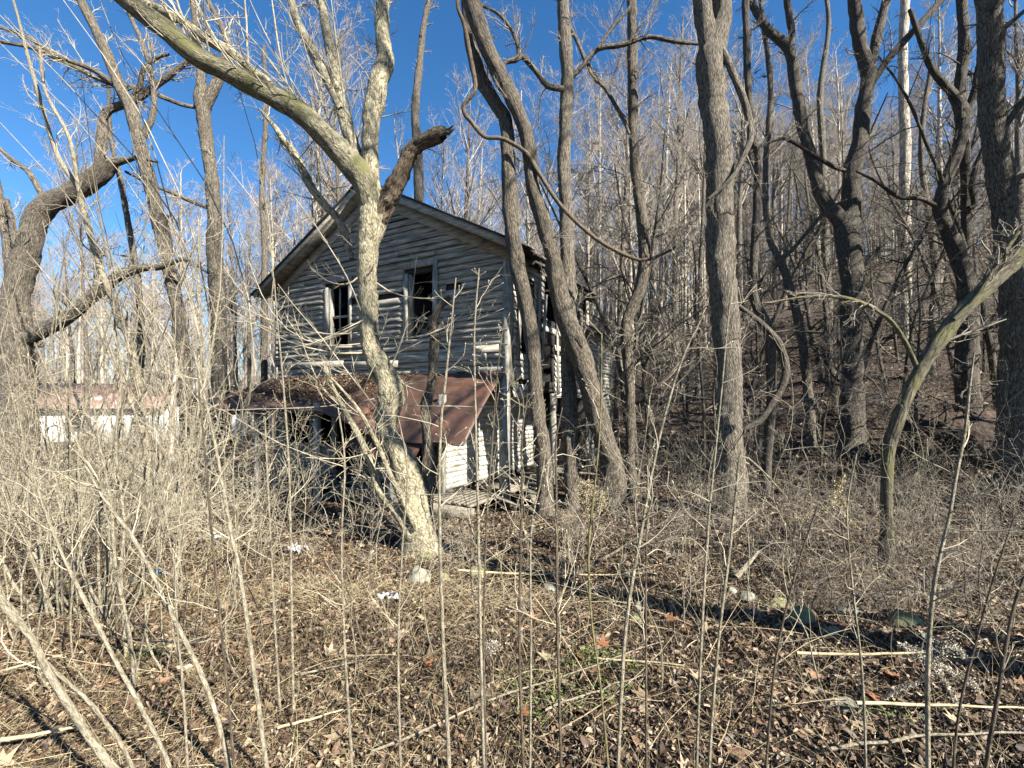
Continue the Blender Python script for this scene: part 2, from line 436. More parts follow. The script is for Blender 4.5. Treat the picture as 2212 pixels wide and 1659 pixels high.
def house():
    H = empty('abandoned_house', (-.06, 9.0, -.1), R(-28.2))
    tag(H, 'abandoned two-storey grey clapboard house with rusty porch roof behind the pale forked tree', 'house')
    dz = .1                       # house z = world z + .1
    WD, DP = 7.45, 4.5
    ZE, ZA = 5.05 + dz, 7.0 + dz
    ZJ = 2.62 + dz
    fr = lambda a, o, z: (-a, -o, z)              # front wall, a measured leftwards
    sd = lambda a, o, z: (o, a, z)                # right side wall, a measured backwards
    half = WD / 2; sl = (ZA - ZE) / half
    # --- upper front wall
    w1 = (1.885, 2.62, 3.45 + dz, 4.94 + dz); w2 = (4.55, 5.29, 3.45 + dz, 4.94 + dz)
    mb = MB()
    def wall_backing(mb, lo, hi, z0, z1, opens, f, th=.1):
        xs = sorted({lo, hi, *[o[0] for o in opens], *[o[1] for o in opens]}); zs = sorted({z0, z1, *[o[2] for o in opens], *[o[3] for o in opens]})
        for i in range(len(xs) - 1):
            for j in range(len(zs) - 1):
                cx, cz = (xs[i] + xs[i + 1]) / 2, (zs[j] + zs[j + 1]) / 2
                if cx < lo or cx > hi or cz < z0 or cz > z1 or any(o[0] < cx < o[1] and o[2] < cz < o[3] for o in opens): continue
                a, b = f(xs[i], -.002, zs[j]), f(xs[i + 1], -th, zs[j + 1])
                mb.box(min(a[0], b[0]), max(a[0], b[0]), min(a[1], b[1]), max(a[1], b[1]), a[2], b[2])
    wall_backing(mb, 0.02, WD, ZJ - .1, ZE, [w1, w2], fr)
    # gable triangle backing
    c = [(-.02, .002), (-WD, .002)]
    mb.hexa([(-.02, .002, ZE), (-WD, .002, ZE), (-half - .01, .002, ZA - .05), (-half + .01, .002, ZA - .05),
             (-.02, .09, ZE), (-WD, .09, ZE), (-half - .01, .09, ZA - .05), (-half + .01, .09, ZA - .05)])
    wall_backing(mb, .02, WD, -.6, ZJ - .1, [(6.0, 6.85, .95 + dz, 2.3 + dz), (5.2, 5.9, .95 + dz, 2.3 + dz), (3.7, 5.0, .3 + dz, 2.3 + dz), (2.1, 3.5, .7 + dz, 2.3 + dz), (.1, 1.75, .3, 2.3)], fr)
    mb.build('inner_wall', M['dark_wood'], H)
    mb = MB()
    def gt(z): 
        k = max(0, (z - ZE) / sl) ; return (0.0 + k, WD - k)
    lap(mb, fr, WD, ZJ + .02, ZA - .05, .138, [(w1[0] - .12, w1[1] + .12, w1[2] - .12, w1[3] + .12), (w2[0] - .12, w2[1] + .12, w2[2] - .12, w2[3] + .12), (1.15, 1.55, 4.42 + dz, 4.5 + dz)], gt, warp=.016, miss=.035, seed=4)
    f = mb.build('front_wall', M['siding'], H); f['label'] = 'weathered grey clapboard gable wall'
    # loose and slipped boards low on the wall
    mb = MB()
    for a, b, z, t in ((.5, 2.9, 2.95, .06), (1.7, 2.95, 3.27, -.02), (2.9, 4.9, 2.9, .05), (.2, 1.7, 3.12, -.03), (4.7, 7.2, 2.98, .02)):
        mb.bar((-a, -.07, z + dz), (-b, -.06, z + dz + t), .15, .02)
    mb.build('loose_board', M['board_h'], H)
    # windows
    for k, w in enumerate((w1, w2)):
        mb = MB()
        mb.box(-w[0], -w[0] + .11, -.06, -.02, w[2] - .02, w[3] + .12); mb.box(-w[1] - .13, -w[1], -.062, -.02, w[2] - .15, w[3] + .02)
        mb.box(-w[1] - .12, -w[0] + .11, -.058, -.018, w[3] + .122, w[3] + .23)
        mb.box(-w[1] - .001, -w[1] + .05, -.018, .12, w[2], w[3]); mb.box(-w[0] - .05, -w[0] + .001, -.018, .12, w[2], w[3])
        fo = mb.build('window', M['board'], H)
        s_ = MB(); s_.box(-w[1] - .15, -w[0] + .13, -.1, .1, w[2] - .09, w[2] - .022); s_.build('sill', M['board_h'], fo)
        if k == 1:
            s_ = MB(); s_.box(-w[1] + .05, -w[0] - .05, .05, .09, w[3] - .78, w[3] - .72); s_.box(-w[1] + .3, -w[1] + .33, .052, .088, w[2], w[3]); s_.build('sash', M['board'], fo)
    # trim: corner boards, rake boards, frieze
    mb = MB()
    mb.box(-.12, .03, -.05, -.008, 0.0, ZE + .02); mb.build('corner_board', M['board'], H); mb = MB(); mb.box(.006, .046, -.03, .11, ZJ - .3, ZE); mb.build('corner_board', M['board'], H); mb = MB()
    mb.box(-WD - .02, -WD + .11, -.05, -.008, -.4, ZE + .05)
    mb.build('corner_board', M['board'], H)
    mb = MB()
    for sg in (0, 1):
        X = lambda a: -a if sg == 0 else -(WD - a)
        mb.bar((X(-.05), -.05, ZE - .06), (X(half), -.05, ZA - .06 + sl * .05), .26, .022, (0, 0, 1))
    mb.build('frieze_board', M['board_h'], H)
    mb = MB()
    for sg in (0, 1):
        X = lambda a: -a if sg == 0 else -(WD - a)
        e = -.42
        mb.bar((X(e), -.4, ZE + sl * e + .13), (X(half + .02), -.4, ZA + .13), .15, .03, (0, 0, 1))
        mb.bar((X(e + .05), -.22, ZE + sl * e + .11), (X(half), -.22, ZA + .08), .03, .34, (0, 0, 1))
    mb.build('rake_board', M['board_h'], H)
    # main roof
    mb = MB()
    for sg in (0, 1):
        X = lambda a: -a if sg == 0 else -(WD - a)
        e = -.5
        g = np.random.default_rng(3 + sg); ny = 16
        ys = np.linspace(-.46, DP + .1, ny)
        for i in range(ny - 1):
            o = g.normal(0, .012); ee = e + g.normal(0, .035)
            if sg == 0 and ys[i] > 1.2 and ys[i] < 2.6: ee = .25 + g.normal(0, .1)
            A0 = (X(ee), ys[i], ZE + sl * ee + .19 + o); A1 = (X(ee), ys[i + 1] + .02, ZE + sl * ee + .19 + o)
            B0 = (X(half), ys[i], ZA + .2 + o); B1 = (X(half), ys[i + 1] + .02, ZA + .2 + o)
            t = np.array([0, 0, .035])
            mb.hexa([np.array(A0), np.array(A1), np.array(B1), np.array(B0), np.array(A0) + t, np.array(A1) + t, np.array(B1) + t, np.array(B0) + t])
    ro = mb.build('roof', M['shingle'], H)
    mb = MB()
    for i in range(9):
        y = .35 + i * .5
        mb.bar((.4, y, ZE + .02 - sl * .4), (-half, y, ZA + .02), .12, .045)
        mb.bar((-WD - .4, y, ZE + .02 - sl * .4), (-half - .01, y, ZA + .018), .12, .045)
    mb.build('rafter', M['dark_wood'], ro)
    # right side wall, upper
    ops = [(.45, 1.15, 3.2, 4.75), (1.5, 2.35, 2.2, 3.5), (1.7, 3.3, 4.1, 5.2), (3.75, 4.2, 3.3, 4.7)]
    mb = MB(); wall_backing(mb, .1, DP, ZJ - .35, ZE, ops, sd); mb.build('inner_wall', M['dark_wood'], H)
    mb = MB(); lap(mb, sd, DP, ZJ - .5, ZE, .13, ops, None, a0=.12, warp=.014, miss=.10, seed=9)
    f = mb.build('side_wall', M['siding_white'], H); f['label'] = 'sunlit side wall with peeling white clapboards'
    mb = MB()
    for y, z0, z1, t in ((1.25, 2.4, 4.9, .02), (1.45, 2.5, 4.6, .06), (2.5, 2.3, 4.3, -.05), (3.45, 2.4, 4.9, .02), (.3, 3.0, 4.9, .03)):
        mb.bar((.06, y, z0), (.09 + t, y + t, z1), .12, .022, (0, 1, 0))
    mb.build('stud', M['board'], H)
    # other walls (left and back) close the box
    mb = MB()
    mb.box(-WD, -WD + .1, .1, DP, -.6, ZE); mb.box(-WD, .1, DP - .1, DP - .002, -.6, ZE)
    mb.hexa([(-.02, DP - .1, ZE), (-WD, DP - .1, ZE), (-half - .01, DP - .1, ZA), (-half + .01, DP - .1, ZA), (-.02, DP - .01, ZE), (-WD, DP - .01, ZE), (-half - .01, DP - .01, ZA), (-half + .01, DP - .01, ZA)])
    mb.box(-WD + .1, -.01, .1, DP - .1, ZJ - .28, ZJ - .12)     # upper floor
    mb.box(-WD + .1, -.95, .1, DP - .1, .22, .3 + dz)            # ground floor
    mb.box(-3.0, -2.9, .3, DP - .1, ZJ - .12, ZE)               # partition
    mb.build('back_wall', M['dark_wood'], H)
    mb = MB(); lap(mb, lambda a, o, z: (-WD - o, a, z), DP, -.3, ZE, .14, [], None, seed=14, miss=.02); mb.build('side_wall', M['siding'], H)
    # lower front wall
    lo = [(6.0, 6.85, .9 + dz, 2.3 + dz), (5.15, 5.9, .9 + dz, 2.3 + dz), (3.7, 5.0, .2, 2.38 + dz), (2.1, 3.5, .6 + dz, 2.3 + dz)]
    mb = MB(); lap(mb, fr, WD, .28, ZJ - .12, .12, lo + [(.0, 1.8, .2, 2.35)], None, a0=.9, seed=22, miss=.03)
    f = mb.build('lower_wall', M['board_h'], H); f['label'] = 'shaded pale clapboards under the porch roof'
    for o in lo:
        mb = MB()
        mb.box(-o[0], -o[0] + .08, -.06, .02, o[2], o[3] + .06); mb.box(-o[1] - .08, -o[1], -.062, .02, o[2], o[3] + .06); mb.box(-o[1], -o[0], -.058, .02, o[3] - .04, o[3] + .061)
        door = o[2] < .5
        if not door: mb.box(-o[1] - .1, -o[0] + .1, -.09, .02, o[2] - .06, o[2] - .002)
        mb.build('door_frame' if door else 'window', M['board'], H)
    # right part: enclosure wall set in under the overhanging storey
    RX = -.95
    en = lambda a, o, z: (RX + o, a, z)
    mb = MB(); mb.box(RX - .08, RX - .002, -.85, -.02, .12, 1.85); mb.box(RX - .08, RX - .002, -.018, 3.1, .12, ZJ - .3); mb.build('inner_wall', M['dark_wood'], H)
    mb = MB(); lap(mb, en, 3.1, .3 + dz, ZJ - .3, .105, [], lambda z: (max(-.85, -.85 + (z - 1.72) * 1.3), 3.1), a0=-.85, seed=31, miss=.0, warp=.004, tip=.012)
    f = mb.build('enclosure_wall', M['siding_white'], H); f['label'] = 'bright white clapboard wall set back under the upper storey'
    mb = MB(); mb.box(RX - .14, RX + .02, -.93, -.852, .1, ZJ - .45); mb.box(RX - .8, RX - .72, -.93, -.86, .1, 1.9); mb.build('corner_board', M['board'], H)
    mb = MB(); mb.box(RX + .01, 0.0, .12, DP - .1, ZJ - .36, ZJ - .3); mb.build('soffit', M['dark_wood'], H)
    # posts
    for x, y, z0, z1, w in ((-.05, -.12, -.15, ZJ - .05, .075), (.0, 2.3, -.1, ZJ - .4, .07), (-3.4, -1.85, -.75, 2.1, .055), (-5.4, -1.85, -.8, 2.05, .05), (-7.25, -1.85, -.9, 2.0, .055), (-1.9, -1.35, -.3, 1.55, .045)):
        mb = MB(); mb.box(x - w, x + w, y - w, y + w, z0, z1, rz=.1, tilt=.0); mb.build('porch_post', M['board'], H)
    # decks
    mb = MB()
    for i in range(26):
        x = -3.3 + i * .125
        mb.box(x, x + .115, -1.3 + random.uniform(-.05, .1), -.06, .24 + random.uniform(0, .008), .28 + random.uniform(0, .008))
    for i in range(30):
        y = .15 + i * .14
        if i in (7, 12, 13): continue
        mb.box(-.94, .12 + random.uniform(-.08, .1), y, y + .128, .26 + random.uniform(0, .01), .3 + random.uniform(0, .012), tilt=random.uniform(-.015, .03))
    mb.box(-3.3, .0, -1.32, -1.28, .05, .235); mb.build('porch_floor', M['deck'], H)
    mb = MB()
    for x0, y0, z0, x1, y1, z1 in ((.1, .3, .3, 1.3, 1.1, -.05), (-.3, 1.2, .42, 1.1, 1.7, .0), (.2, 1.9, .35, 1.5, 2.3, .05), (-.2, -.5, .32, 1.0, -.2, -.02), (-.5, 2.0, .5, .9, 3.2, .25), (-.1, .9, .35, .9, -.3, -.02)):
        mb.bar((x0, y0, z0), (x1, y1, z1), .03, .14, (0, 0, 1))
    mb.build('fallen_board', M['deck'], H)
    # foundation stones
    mb = MB(); g = np.random.default_rng(5)
    V = []; Q = []; n = 0
    for i in range(150):
        a = g.uniform(2.6, 7.5); z = g.uniform(-.75, .28); sx, sy, sz = g.uniform(.1, .24), g.uniform(.08, .16), g.uniform(.05, .12)
        u, v = np.meshgrid(np.linspace(0, 2 * math.pi, 8, endpoint=False), np.linspace(.25, math.pi - .25, 5))
        P = np.stack([np.cos(u) * np.sin(v) * sx, np.sin(u) * np.sin(v) * sy, np.cos(v) * sz], -1) * g.uniform(.8, 1.15, (5, 8, 1)) + [-a, .02 + g.uniform(-.12, .05) - (.3 - z) * .12, z]
        V.append(P.reshape(-1, 3)); k = n + np.arange(40).reshape(5, 8); j = np.roll(k, -1, 1)
        Q.append(np.stack([k[:-1], k[1:], j[1:], j[:-1]], -1).reshape(-1, 4)); n += 40
    link('foundation', mesh_np('foundation', np.concatenate(V), [np.concatenate(Q)], True), M['stone'], H)
    # porch roof: sagging rusty sheets
    ns, nk = 60, 12
    s_ = np.linspace(0, WD, ns); k_ = np.linspace(0, 1, nk)
    Sg, Kg = np.meshgrid(s_, k_, indexing='ij')
    sag = sm(3.4, 1.0, Sg) if False else 1 - sm(1.2, 3.3, Sg)
    ext = 2.05 - .45 * sag
    Yl = Kg * ext
    Z = ZJ + .03 - .38 * Yl - sag * (.36 * Yl ** 1.6) + .02 * np.sin(Sg * 3.1) * Kg + .012 * np.sin(Sg * 9 + Kg * 4)
    rib = (np.abs(((Sg / .62) % 1) - .5) > .44) * .022
    Z = Z + rib
    Pt = np.stack([-Sg - .0, -Yl, Z], -1)
    a1 = np.array([[-.28 * 0, 0, 0]])
    V = np.concatenate([Pt.reshape(-1, 3), (Pt - [0, 0, .02]).reshape(-1, 3)])
    i = np.arange(ns * nk).reshape(ns, nk); q = np.stack([i[:-1, :-1], i[1:, :-1], i[1:, 1:], i[:-1, 1:]], -1).reshape(-1, 4)
    rim = []
    for e in (i[:, -1], i[0, :], i[-1, :]):
        rim.append(np.stack([e[:-1], e[1:], e[1:] + ns * nk, e[:-1] + ns * nk], -1))
    pr = link('porch_roof', mesh_np('porch_roof', V, [q, q[:, ::-1] + ns * nk] + rim), M['rust'], H)
    mb = MB()
    for j in range(0, ns - 1):
        if Sg[j, 0] > 3.0:
            p, q2 = Pt[j, -1], Pt[j + 1, -1]; mb.bar(p + [0, .03, -.05], q2 + [0, .03, -.05], .07, .05)
    for s0 in np.arange(3.2, 7.4, .7): 
        j = int(s0 / WD * (ns - 1)); mb.bar(Pt[j, 0] - [0, 0, .08], Pt[j, -1] - [0, 0, .08], .09, .045)
    mb.bar((-.03, -.03, ZJ - .02), (-WD, -.03, ZJ - .02), .13, .03)
    mb.build('porch_rafter', M['dark_wood'], pr)
    # torn hanging sheet
    g2 = 14; A = np.linspace(0, 1, g2); U, Vv = np.meshgrid(A, A, indexing='ij')
    Pt2 = np.stack([-(1.0 + 1.9 * U), -(1.45 + .35 * Vv - .2 * U), 1.3 + .25 * U - .42 * Vv + .05 * np.sin(U * 7) + dz], -1)
    V = np.concatenate([Pt2.reshape(-1, 3), (Pt2 - [0, .012, 0]).reshape(-1, 3)])
    i = np.arange(g2 * g2).reshape(g2, g2); q = np.stack([i[:-1, :-1], i[1:, :-1], i[1:, 1:], i[:-1, 1:]], -1).reshape(-1, 4)
    link('hanging_sheet', mesh_np('hanging_sheet', V, [q, q[:, ::-1] + g2 * g2]), M['rust'], H)
    # rear wing
    y0, y1 = DP + .02, 7.4; ze, za = 4.15 + dz, 5.5 + dz
    mb = MB(); mb.box(-.11, -.002, y0, y1, -.4, ze); mb.box(-5, -.11, y1 - .1, y1, -.4, ze); mb.box(-5, -4.9, y0, y1 - .1, -.4, ze)
    mb.hexa([(-.02, y1 - .1, ze), (-5, y1 - .1, ze), (-2.6, y1 - .1, za), (-2.5, y1 - .1, za), (-.02, y1 - .01, ze), (-5, y1 - .01, ze), (-2.6, y1 - .01, za), (-2.5, y1 - .01, za)])
    mb.build('inner_wall', M['dark_wood'], H)
    mb = MB(); lap(mb, sd, y1, -.2, ze, .125, [(4.6, 4.95, 2.9, 4.1)], None, a0=y0, warp=.005, miss=.0, seed=41, tip=.014)
    f = mb.build('wing_wall', M['siding_white'], H); f['label'] = 'sunlit white clapboard wall of the low rear wing'
    mb = MB(); mb.box(.02, .06, y1 - .1, y1 + .02, -.3, ze); mb.box(.02, .055, y0, y0 + .1, -.3, ze); mb.build('corner_board', M['board'], H)
    mb = MB(); g = np.random.default_rng(8); ys = np.linspace(y0 - .1, y1 + .25, 10)
    for i in range(9):
        o = g.normal(0, .02); e = .3 + g.normal(0, .05)
        for xa, za_ in ((e, ze - .1), (-5 - e, ze - .1)):
            A0 = np.array((xa, ys[i], za_ + o)); A1 = np.array((xa, ys[i + 1] + .02, za_ + o)); B0 = np.array((-2.5, ys[i], za + .1 + o)); B1 = np.array((-2.5, ys[i + 1] + .02, za + .1 + o)); t = np.array([0, 0, .05])
            mb.hexa([A0, A1, B1, B0, A0 + t, A1 + t, B1 + t, B0 + t])
    mb.build('wing_roof', M['shingle'], H)
    return H
HOUSE = house()
ca, sa = math.cos(R(-28.2)), math.sin(R(-28.2))
def hw(x, y, z): return np.array([-.06 + ca * x - sa * y, 9 + sa * x + ca * y, z - .1])

# pale cartons standing inside the open upstairs window
t = tag(empty('storage_carton', hw(-2.35, .5, 2.6 + .1)), 'dull grey open carton standing inside the black upstairs window', 'box')
mb = MB(); mb.box(-.28, .02, -.12, .14, 0, 1.12, rz=.5); mb.build('carton_side', M['cardboard'], t)
mb = MB(); mb.box(.06, .3, -.08, .16, 0, 1.08, rz=.2); mb.box(.05, .31, .17, .18, 1.08, 1.16, rz=.2); mb.build('carton_flap', M['cardboard'], t)

# ---------------------------------------------------------------- neighbours' buildings far left
def far_house():
    p = px(-40, 945, 27); q = px(345, 945, 29); L = float(np.linalg.norm((q - p)[:2])); a = math.atan2(q[1] - p[1], q[0] - p[0])
    z0 = min(gz(*p[:2]), gz(*q[:2])) - .15
    H = tag(empty('white_cottage', (p[0], p[1], z0), a), 'low white cottage with red rusty metal roof seen through the trees', 'house')
    zt = EYE - z0; w = -z0 + 1.62; top = -z0 + 3.15
    wins = [(4.2, 5.2), (7.9, 8.9)]; mb = MB(); xs = [0, 4.2, 5.2, 7.9, 8.9, L]
    for i in range(0, 5, 2): mb.box(xs[i], xs[i + 1], 0, .2, -.3, w)
    for a0, a1 in wins: mb.box(a0, a1, 0, .2, -.3, .8); mb.box(a0, a1, 0, .2, w - .25, w)
    mb.box(.0, L, 5, 5.2, -.3, w); mb.box(0, .2, .2, 5, -.3, w); mb.box(L - .2, L, .2, 5, -.3, w); mb.build('wall', M['white_paint'], H)
    for a0, a1 in wins:
        mb = MB(); mb.box(a0, a0 + .06, -.03, .05, .8, w - .25); mb.box(a1 - .06, a1, -.03, .05, .8, w - .25); mb.box(a0 + .06, a1 - .06, -.02, .05, 1.15, 1.2); f = mb.build('window', M['white_paint'], H)
        mb = MB(); mb.box(a0 + .01, a1 - .01, .08, .1, .8, w - .25); mb.build('pane', M['glass'], f)
    mb = MB()
    mb.hexa([(-.4, -.5, w - .1), (L + .4, -.5, w - .1), (L + .4, 2.6, top), (-.4, 2.6, top), (-.4, -.5, w - .04), (L + .4, -.5, w - .04), (L + .4, 2.6, top + .06), (-.4, 2.6, top + .06)])
    mb.hexa([(-.4, 5.7, w - .1), (L + .4, 5.7, w - .1), (L + .4, 2.6, top), (-.4, 2.6, top), (-.4, 5.7, w - .04), (L + .4, 5.7, w - .04), (L + .4, 2.6, top + .061), (-.4, 2.6, top + .061)])
    for i in range(int(L / .6)): mb.bar((i * .6, -.5, w - .03), (i * .6, 2.55, top + .07), .03, .03)
    r = mb.build('roof', M['rust_red'], H)
    mb = MB(); mb.box(5.0, 5.9, .5, .56, w - .1 + .1, w + .65); mb.build('patch_panel', M['pale_roof'], r)
    p2 = px(452, 935, 31); z0 = gz(p2[0], p2[1]) - .2
    H = tag(empty('red_shed', (p2[0], p2[1], z0), .15), 'small faded red shed with pale metal roof right of the white cottage', 'shed')
    h = EYE - z0
    mb = MB(); mb.box(0, 3.6, 0, .15, h - 1.0, h - .35); mb.box(0, 3.6, 3, 3.15, 0, h - .35); mb.box(0, .15, .15, 3, 0, h - .35); mb.box(3.45, 3.6, .15, 3, 0, h - .35); mb.build('wall', M['red_paint'], H)
    mb = MB(); mb.box(0, 3.6, .002, .152, 0, h - 1.002); mb.build('lower_wall', M['white_paint'], H)
    mb = MB(); mb.box(1.2, 1.28, -.03, -.002, .2, h - .36); mb.box(2.3, 2.38, -.03, -.002, .2, h - .36); mb.build('trim', M['white_paint'], H)
    mb = MB(); mb.hexa([(-.3, -.3, h - .42), (3.9, -.3, h - .42), (3.9, 3.4, h + .62), (-.3, 3.4, h + .62), (-.3, -.3, h - .36), (3.9, -.3, h - .36), (3.9, 3.4, h + .68), (-.3, 3.4, h + .68)]); mb.build('roof', M['pale_roof'], H)
far_house()

# ---------------------------------------------------------------- traced trees
def G(y, x=1106):              # depth at which the ground is seen at frame point (x, y)
    d = 3.0
    for _ in range(40):
        d = .5 * d + .5 * (EYE - gz((x - 1106) / F * d, d)) / max(y - 865, 20) * F
    return d

# the pale forked tree in front of the house
d = 6.0
T1 = [limb('914,1188,78; 902,1131,64; 878,1029,60; 854,970,50; 834,921,46; 848,862,53; 840,823,50; 819,784,49; 800,740,42; 795,662,38; 791,589,42; 795,530,48; 806,480,57; 805,430,54; 790,395,52', d, d, .05, True, 1.5),
      limb('803,450,52; 785,390,54; 740,335,50; 690,280,48; 640,235,46; 560,190,43; 480,150,42; 420,120,42; 370,75,40; 310,30,38; 255,-15,36; 180,-80,33', d, 4.9, .07),
      limb('812,475,46; 840,425,44; 856,395,38; 870,362,30; 888,324,27; 915,303,29; 938,294,33; 955,287,31', d, 5.6, .04),
      limb('800,440,40; 799,350,36; 802,275,36; 812,215,40; 822,165,42; 832,125,36; 824,65,30; 827,0,27; 835,-70,24', d, 6.5, .08),
      limb('796,420,30; 787,380,28; 757,300,26; 737,235,26; 725,150,24; 705,60,20; 690,-10,18; 660,-90,14', d, 6.6, .08),
      limb('737,240,20; 715,190,20; 695,150,20; 668,100,18; 645,50,17; 630,0,15; 625,-60,12', 6.2, 6.8, .08),
      limb('600,200,22; 585,185,20; 555,160,20; 525,135,20; 495,110,22; 460,92,22; 425,70,22; 390,45,20; 360,30,18; 300,0,16; 240,-40,12', 5.6, 5.4, .08),
      limb('760,560,12; 735,480,16; 700,440,18; 670,400,18; 640,340,16; 610,300,14; 590,270,10; 560,235,5', 6.2, 6.3, .08),
      limb('895,1170,26; 860,1110,20; 820,1060,18; 800,1000,15; 770,930,12; 730,860,9; 700,790,6', 5.9, 5.6, .08),
      limb('900,1140,16; 850,1040,12; 815,960,10; 770,880,8; 700,800,5', 5.8, 5.2, .08)]
root = tree('forked_tree', 'pale-barked leaning tree with long mossy limb and broken branch, before the house', 'tree', T1, M['pale_bark'], M['twig_pale'], 1.25, tw_r=.0021, rank=8, noise=.17, own={1: ('mossy_limb', 'limb_bark', .12), 2: ('broken_limb', 'rot_wood', .3)})
me = bpy.data.objects
# broken stub end: rotten splintered tip
org = np.array(root.location)
K = Tubes(); tip = px(955, 288, 5.6)
for i in range(9):
    a = tip + rng.normal(0, .03, 3) + [-.1, 0, -.03]; K.add(np.array([a, a + [.12, .0, .05] + rng.normal(0, .02, 3), a + np.array([.26, 0, .1]) * rng.uniform(.6, 1.1) + rng.normal(0, .02, 3)]), [.045, .03, .004], 5, .3)
K.build('splintered_tip', M['rot_wood'], root, org)
# long pale shoots springing from its trunk and limbs
def shoots(root, specs, m, n_side=9, name='shoot', tw=.0025, al=.32):
    org = np.array(root.location); T = Tubes()
    P = []; Rr = []; L = []
    for C in specs:
        r, l = resample(C, 10); P.append(r[:, :3]); Rr.append(r[:, 3]); L.append(l)
    P = np.array(P); Rr = np.array(Rr); L = np.array(L)
    T.add(P, Rr, 5)
    b, br, bl = spawn(P, Rr, np.minimum(L, 2.2), n_side, al, 46, 5, .03, .10, .6, .2, rmin=tw)
    T.add(b, np.maximum(br, tw * .7), 4)
    c, cr, cl = spawn(b, br, bl, 3, .5, 40, 4, .05, .1, .7, .3)
    T.add(c, np.maximum(cr, tw * .6), 3)
    T.build(name, m, root, org)
def arc(x0, y0, x1, y1, bow, d0, d1, w0, w1):
    n = 7; t = np.linspace(0, 1, n); dx, dy = x1 - x0, y1 - y0
    A = []
    for i in range(n):
        o = bow * math.sin(math.pi * t[i] ** .8) + random.uniform(-5, 5); dd = d0 + (d1 - d0) * t[i]
        A.append([*px(x0 + dx * t[i] - dy * o / 900 , y0 + dy * t[i] + dx * o / 900, dd), (w0 + (w1 - w0) * t[i]) / F * dd / 2])
    return catmull(A, .15)
sp = []
for i in range(20):
    y0 = random.uniform(540, 900) if i % 4 else random.uniform(900, 1080); x0 = float(np.interp(y0, [560, 740, 862, 921, 1030, 1130], [793, 800, 848, 836, 878, 902])) + random.uniform(-14, 14)
    l = random.random() < .68
    dx = -random.uniform(90, 430) if l else random.uniform(60, 330)
    sp.append(arc(x0, y0, x0 + dx, y0 - random.uniform(-90, 330), random.uniform(-260, 60) if l else random.uniform(-60, 200), 5.95, random.uniform(4.8, 6.4), random.uniform(2.8, 5.5), 1.3))
for i in range(22):
    t = random.random(); x0 = 780 - 520 * t; y0 = 380 - 380 * t ** .8
    sp.append(arc(x0, y0, x0 + random.uniform(-260, 30), y0 - random.uniform(150, 420), random.uniform(-80, 80), 6 - .9 * t, 5.5 - t, 5, 1.6))
shoots(root, sp, M['twig_pale'], 8, tw=.0016)

tree('broken_snag', 'slim broken dead trunk with a hooked top beside the pale tree', 'tree',
     [limb('924,1172,32; 922,1100,28; 922,955,23; 917,897,21; 922,870,24; 932,838,18; 938,780,20; 941,720,24; 936,700,22; 944,674,14; 958,655,12; 972,640,9', 6.15, 6.1, .05, True)], M['brown_bark'], M['twig_grey'], .15, noise=.3)

# the group right of the house corner
tree('twin_trunk_tree', 'left trunk of the crossing pair hugging the house corner', 'tree',
     [limb('1176,1060,36; 1172,960,33; 1161,882,31; 1151,760,31; 1137,662,33; 1117,564,33; 1103,466,33; 1098,369,31; 1097,300,28; 1092,255,28; 1085,245,28; 1060,205,30; 1037,165,32; 1017,100,26; 1012,65,22; 1005,0,17; 990,-70,12', 8.2, 8.4, .1, True)], M['brown_bark'], M['twig_grey'], .25)
tree('leaning_trunk_tree', 'long dark trunk leaning left across the sky beside the straight one', 'tree',
     [limb('1322,1010,50; 1308,955,46; 1279,857,46; 1257,780,46; 1227,700,46; 1207,625,40; 1192,550,36; 1172,475,34; 1152,410,30; 1147,350,30; 1137,290,30; 1107,215,32; 1072,150,34; 1042,75,36; 1017,0,38; 990,-80,38', 8.6, 7.9, .1, True),
      limb('1095,200,10; 1087,145,8; 1100,132,9; 1122,122,12; 1110,75,8; 1077,30,7; 1030,8,4', 8.0, 8.0, .1)], M['brown_bark'], M['twig_grey'], .9, tw_r=.0024)
tree('straight_trunk_tree', 'straight grey trunk rising behind the leaning one, with dark low side limbs', 'tree',
     [limb('1236,1085,34; 1234,1000,34; 1231,900,34; 1227,790,34; 1229,720,32; 1227,650,36; 1225,550,32; 1222,450,29; 1219,350,28; 1222,250,28; 1225,165,28; 1222,100,28; 1217,0,26; 1214,-80,25', 8.9, 8.9, .1, True),
      limb('1222,195,13; 1210,192,12; 1182,185,12; 1162,160,11; 1137,130,11; 1122,122,10; 1095,135,6', 8.9, 8.5, .1),
      limb('1226,172,12; 1237,165,11; 1262,138,10; 1292,105,10; 1325,100,10; 1352,95,10; 1402,80,9; 1457,90,8; 1520,96,5', 8.9, 8.5, .1),
      limb('1292,105,7; 1322,60,7; 1357,20,6; 1385,-30,5', 8.7, 8.6, .1),
      limb('1228,90,6; 1240,75,8; 1277,160,8; 1307,190,8; 1337,240,7; 1360,290,6', 8.9, 9, .1)], M['grey_bark'], M['twig_grey'], .9, tw_r=.0024)
o = Tubes(); C = limb('987,-20,8; 990,20,8; 1002,50,9; 1017,125,9; 1027,185,10; 1020,205,9; 1002,225,9; 1003,245,9; 1017,262,9; 1047,295,9; 1087,300,9; 1137,330,9; 1162,370,10; 1212,445,9; 1287,515,9; 1362,555,8; 1402,560,7; 1450,540,5', 7.7, 8.2, .06)
o.add(C[:, :3], C[:, 3], 8, .1); tag(o.build('hanging_vine', M['cane'], None), 'thick woody vine looping down diagonally from the leaning trunk', 'vine')
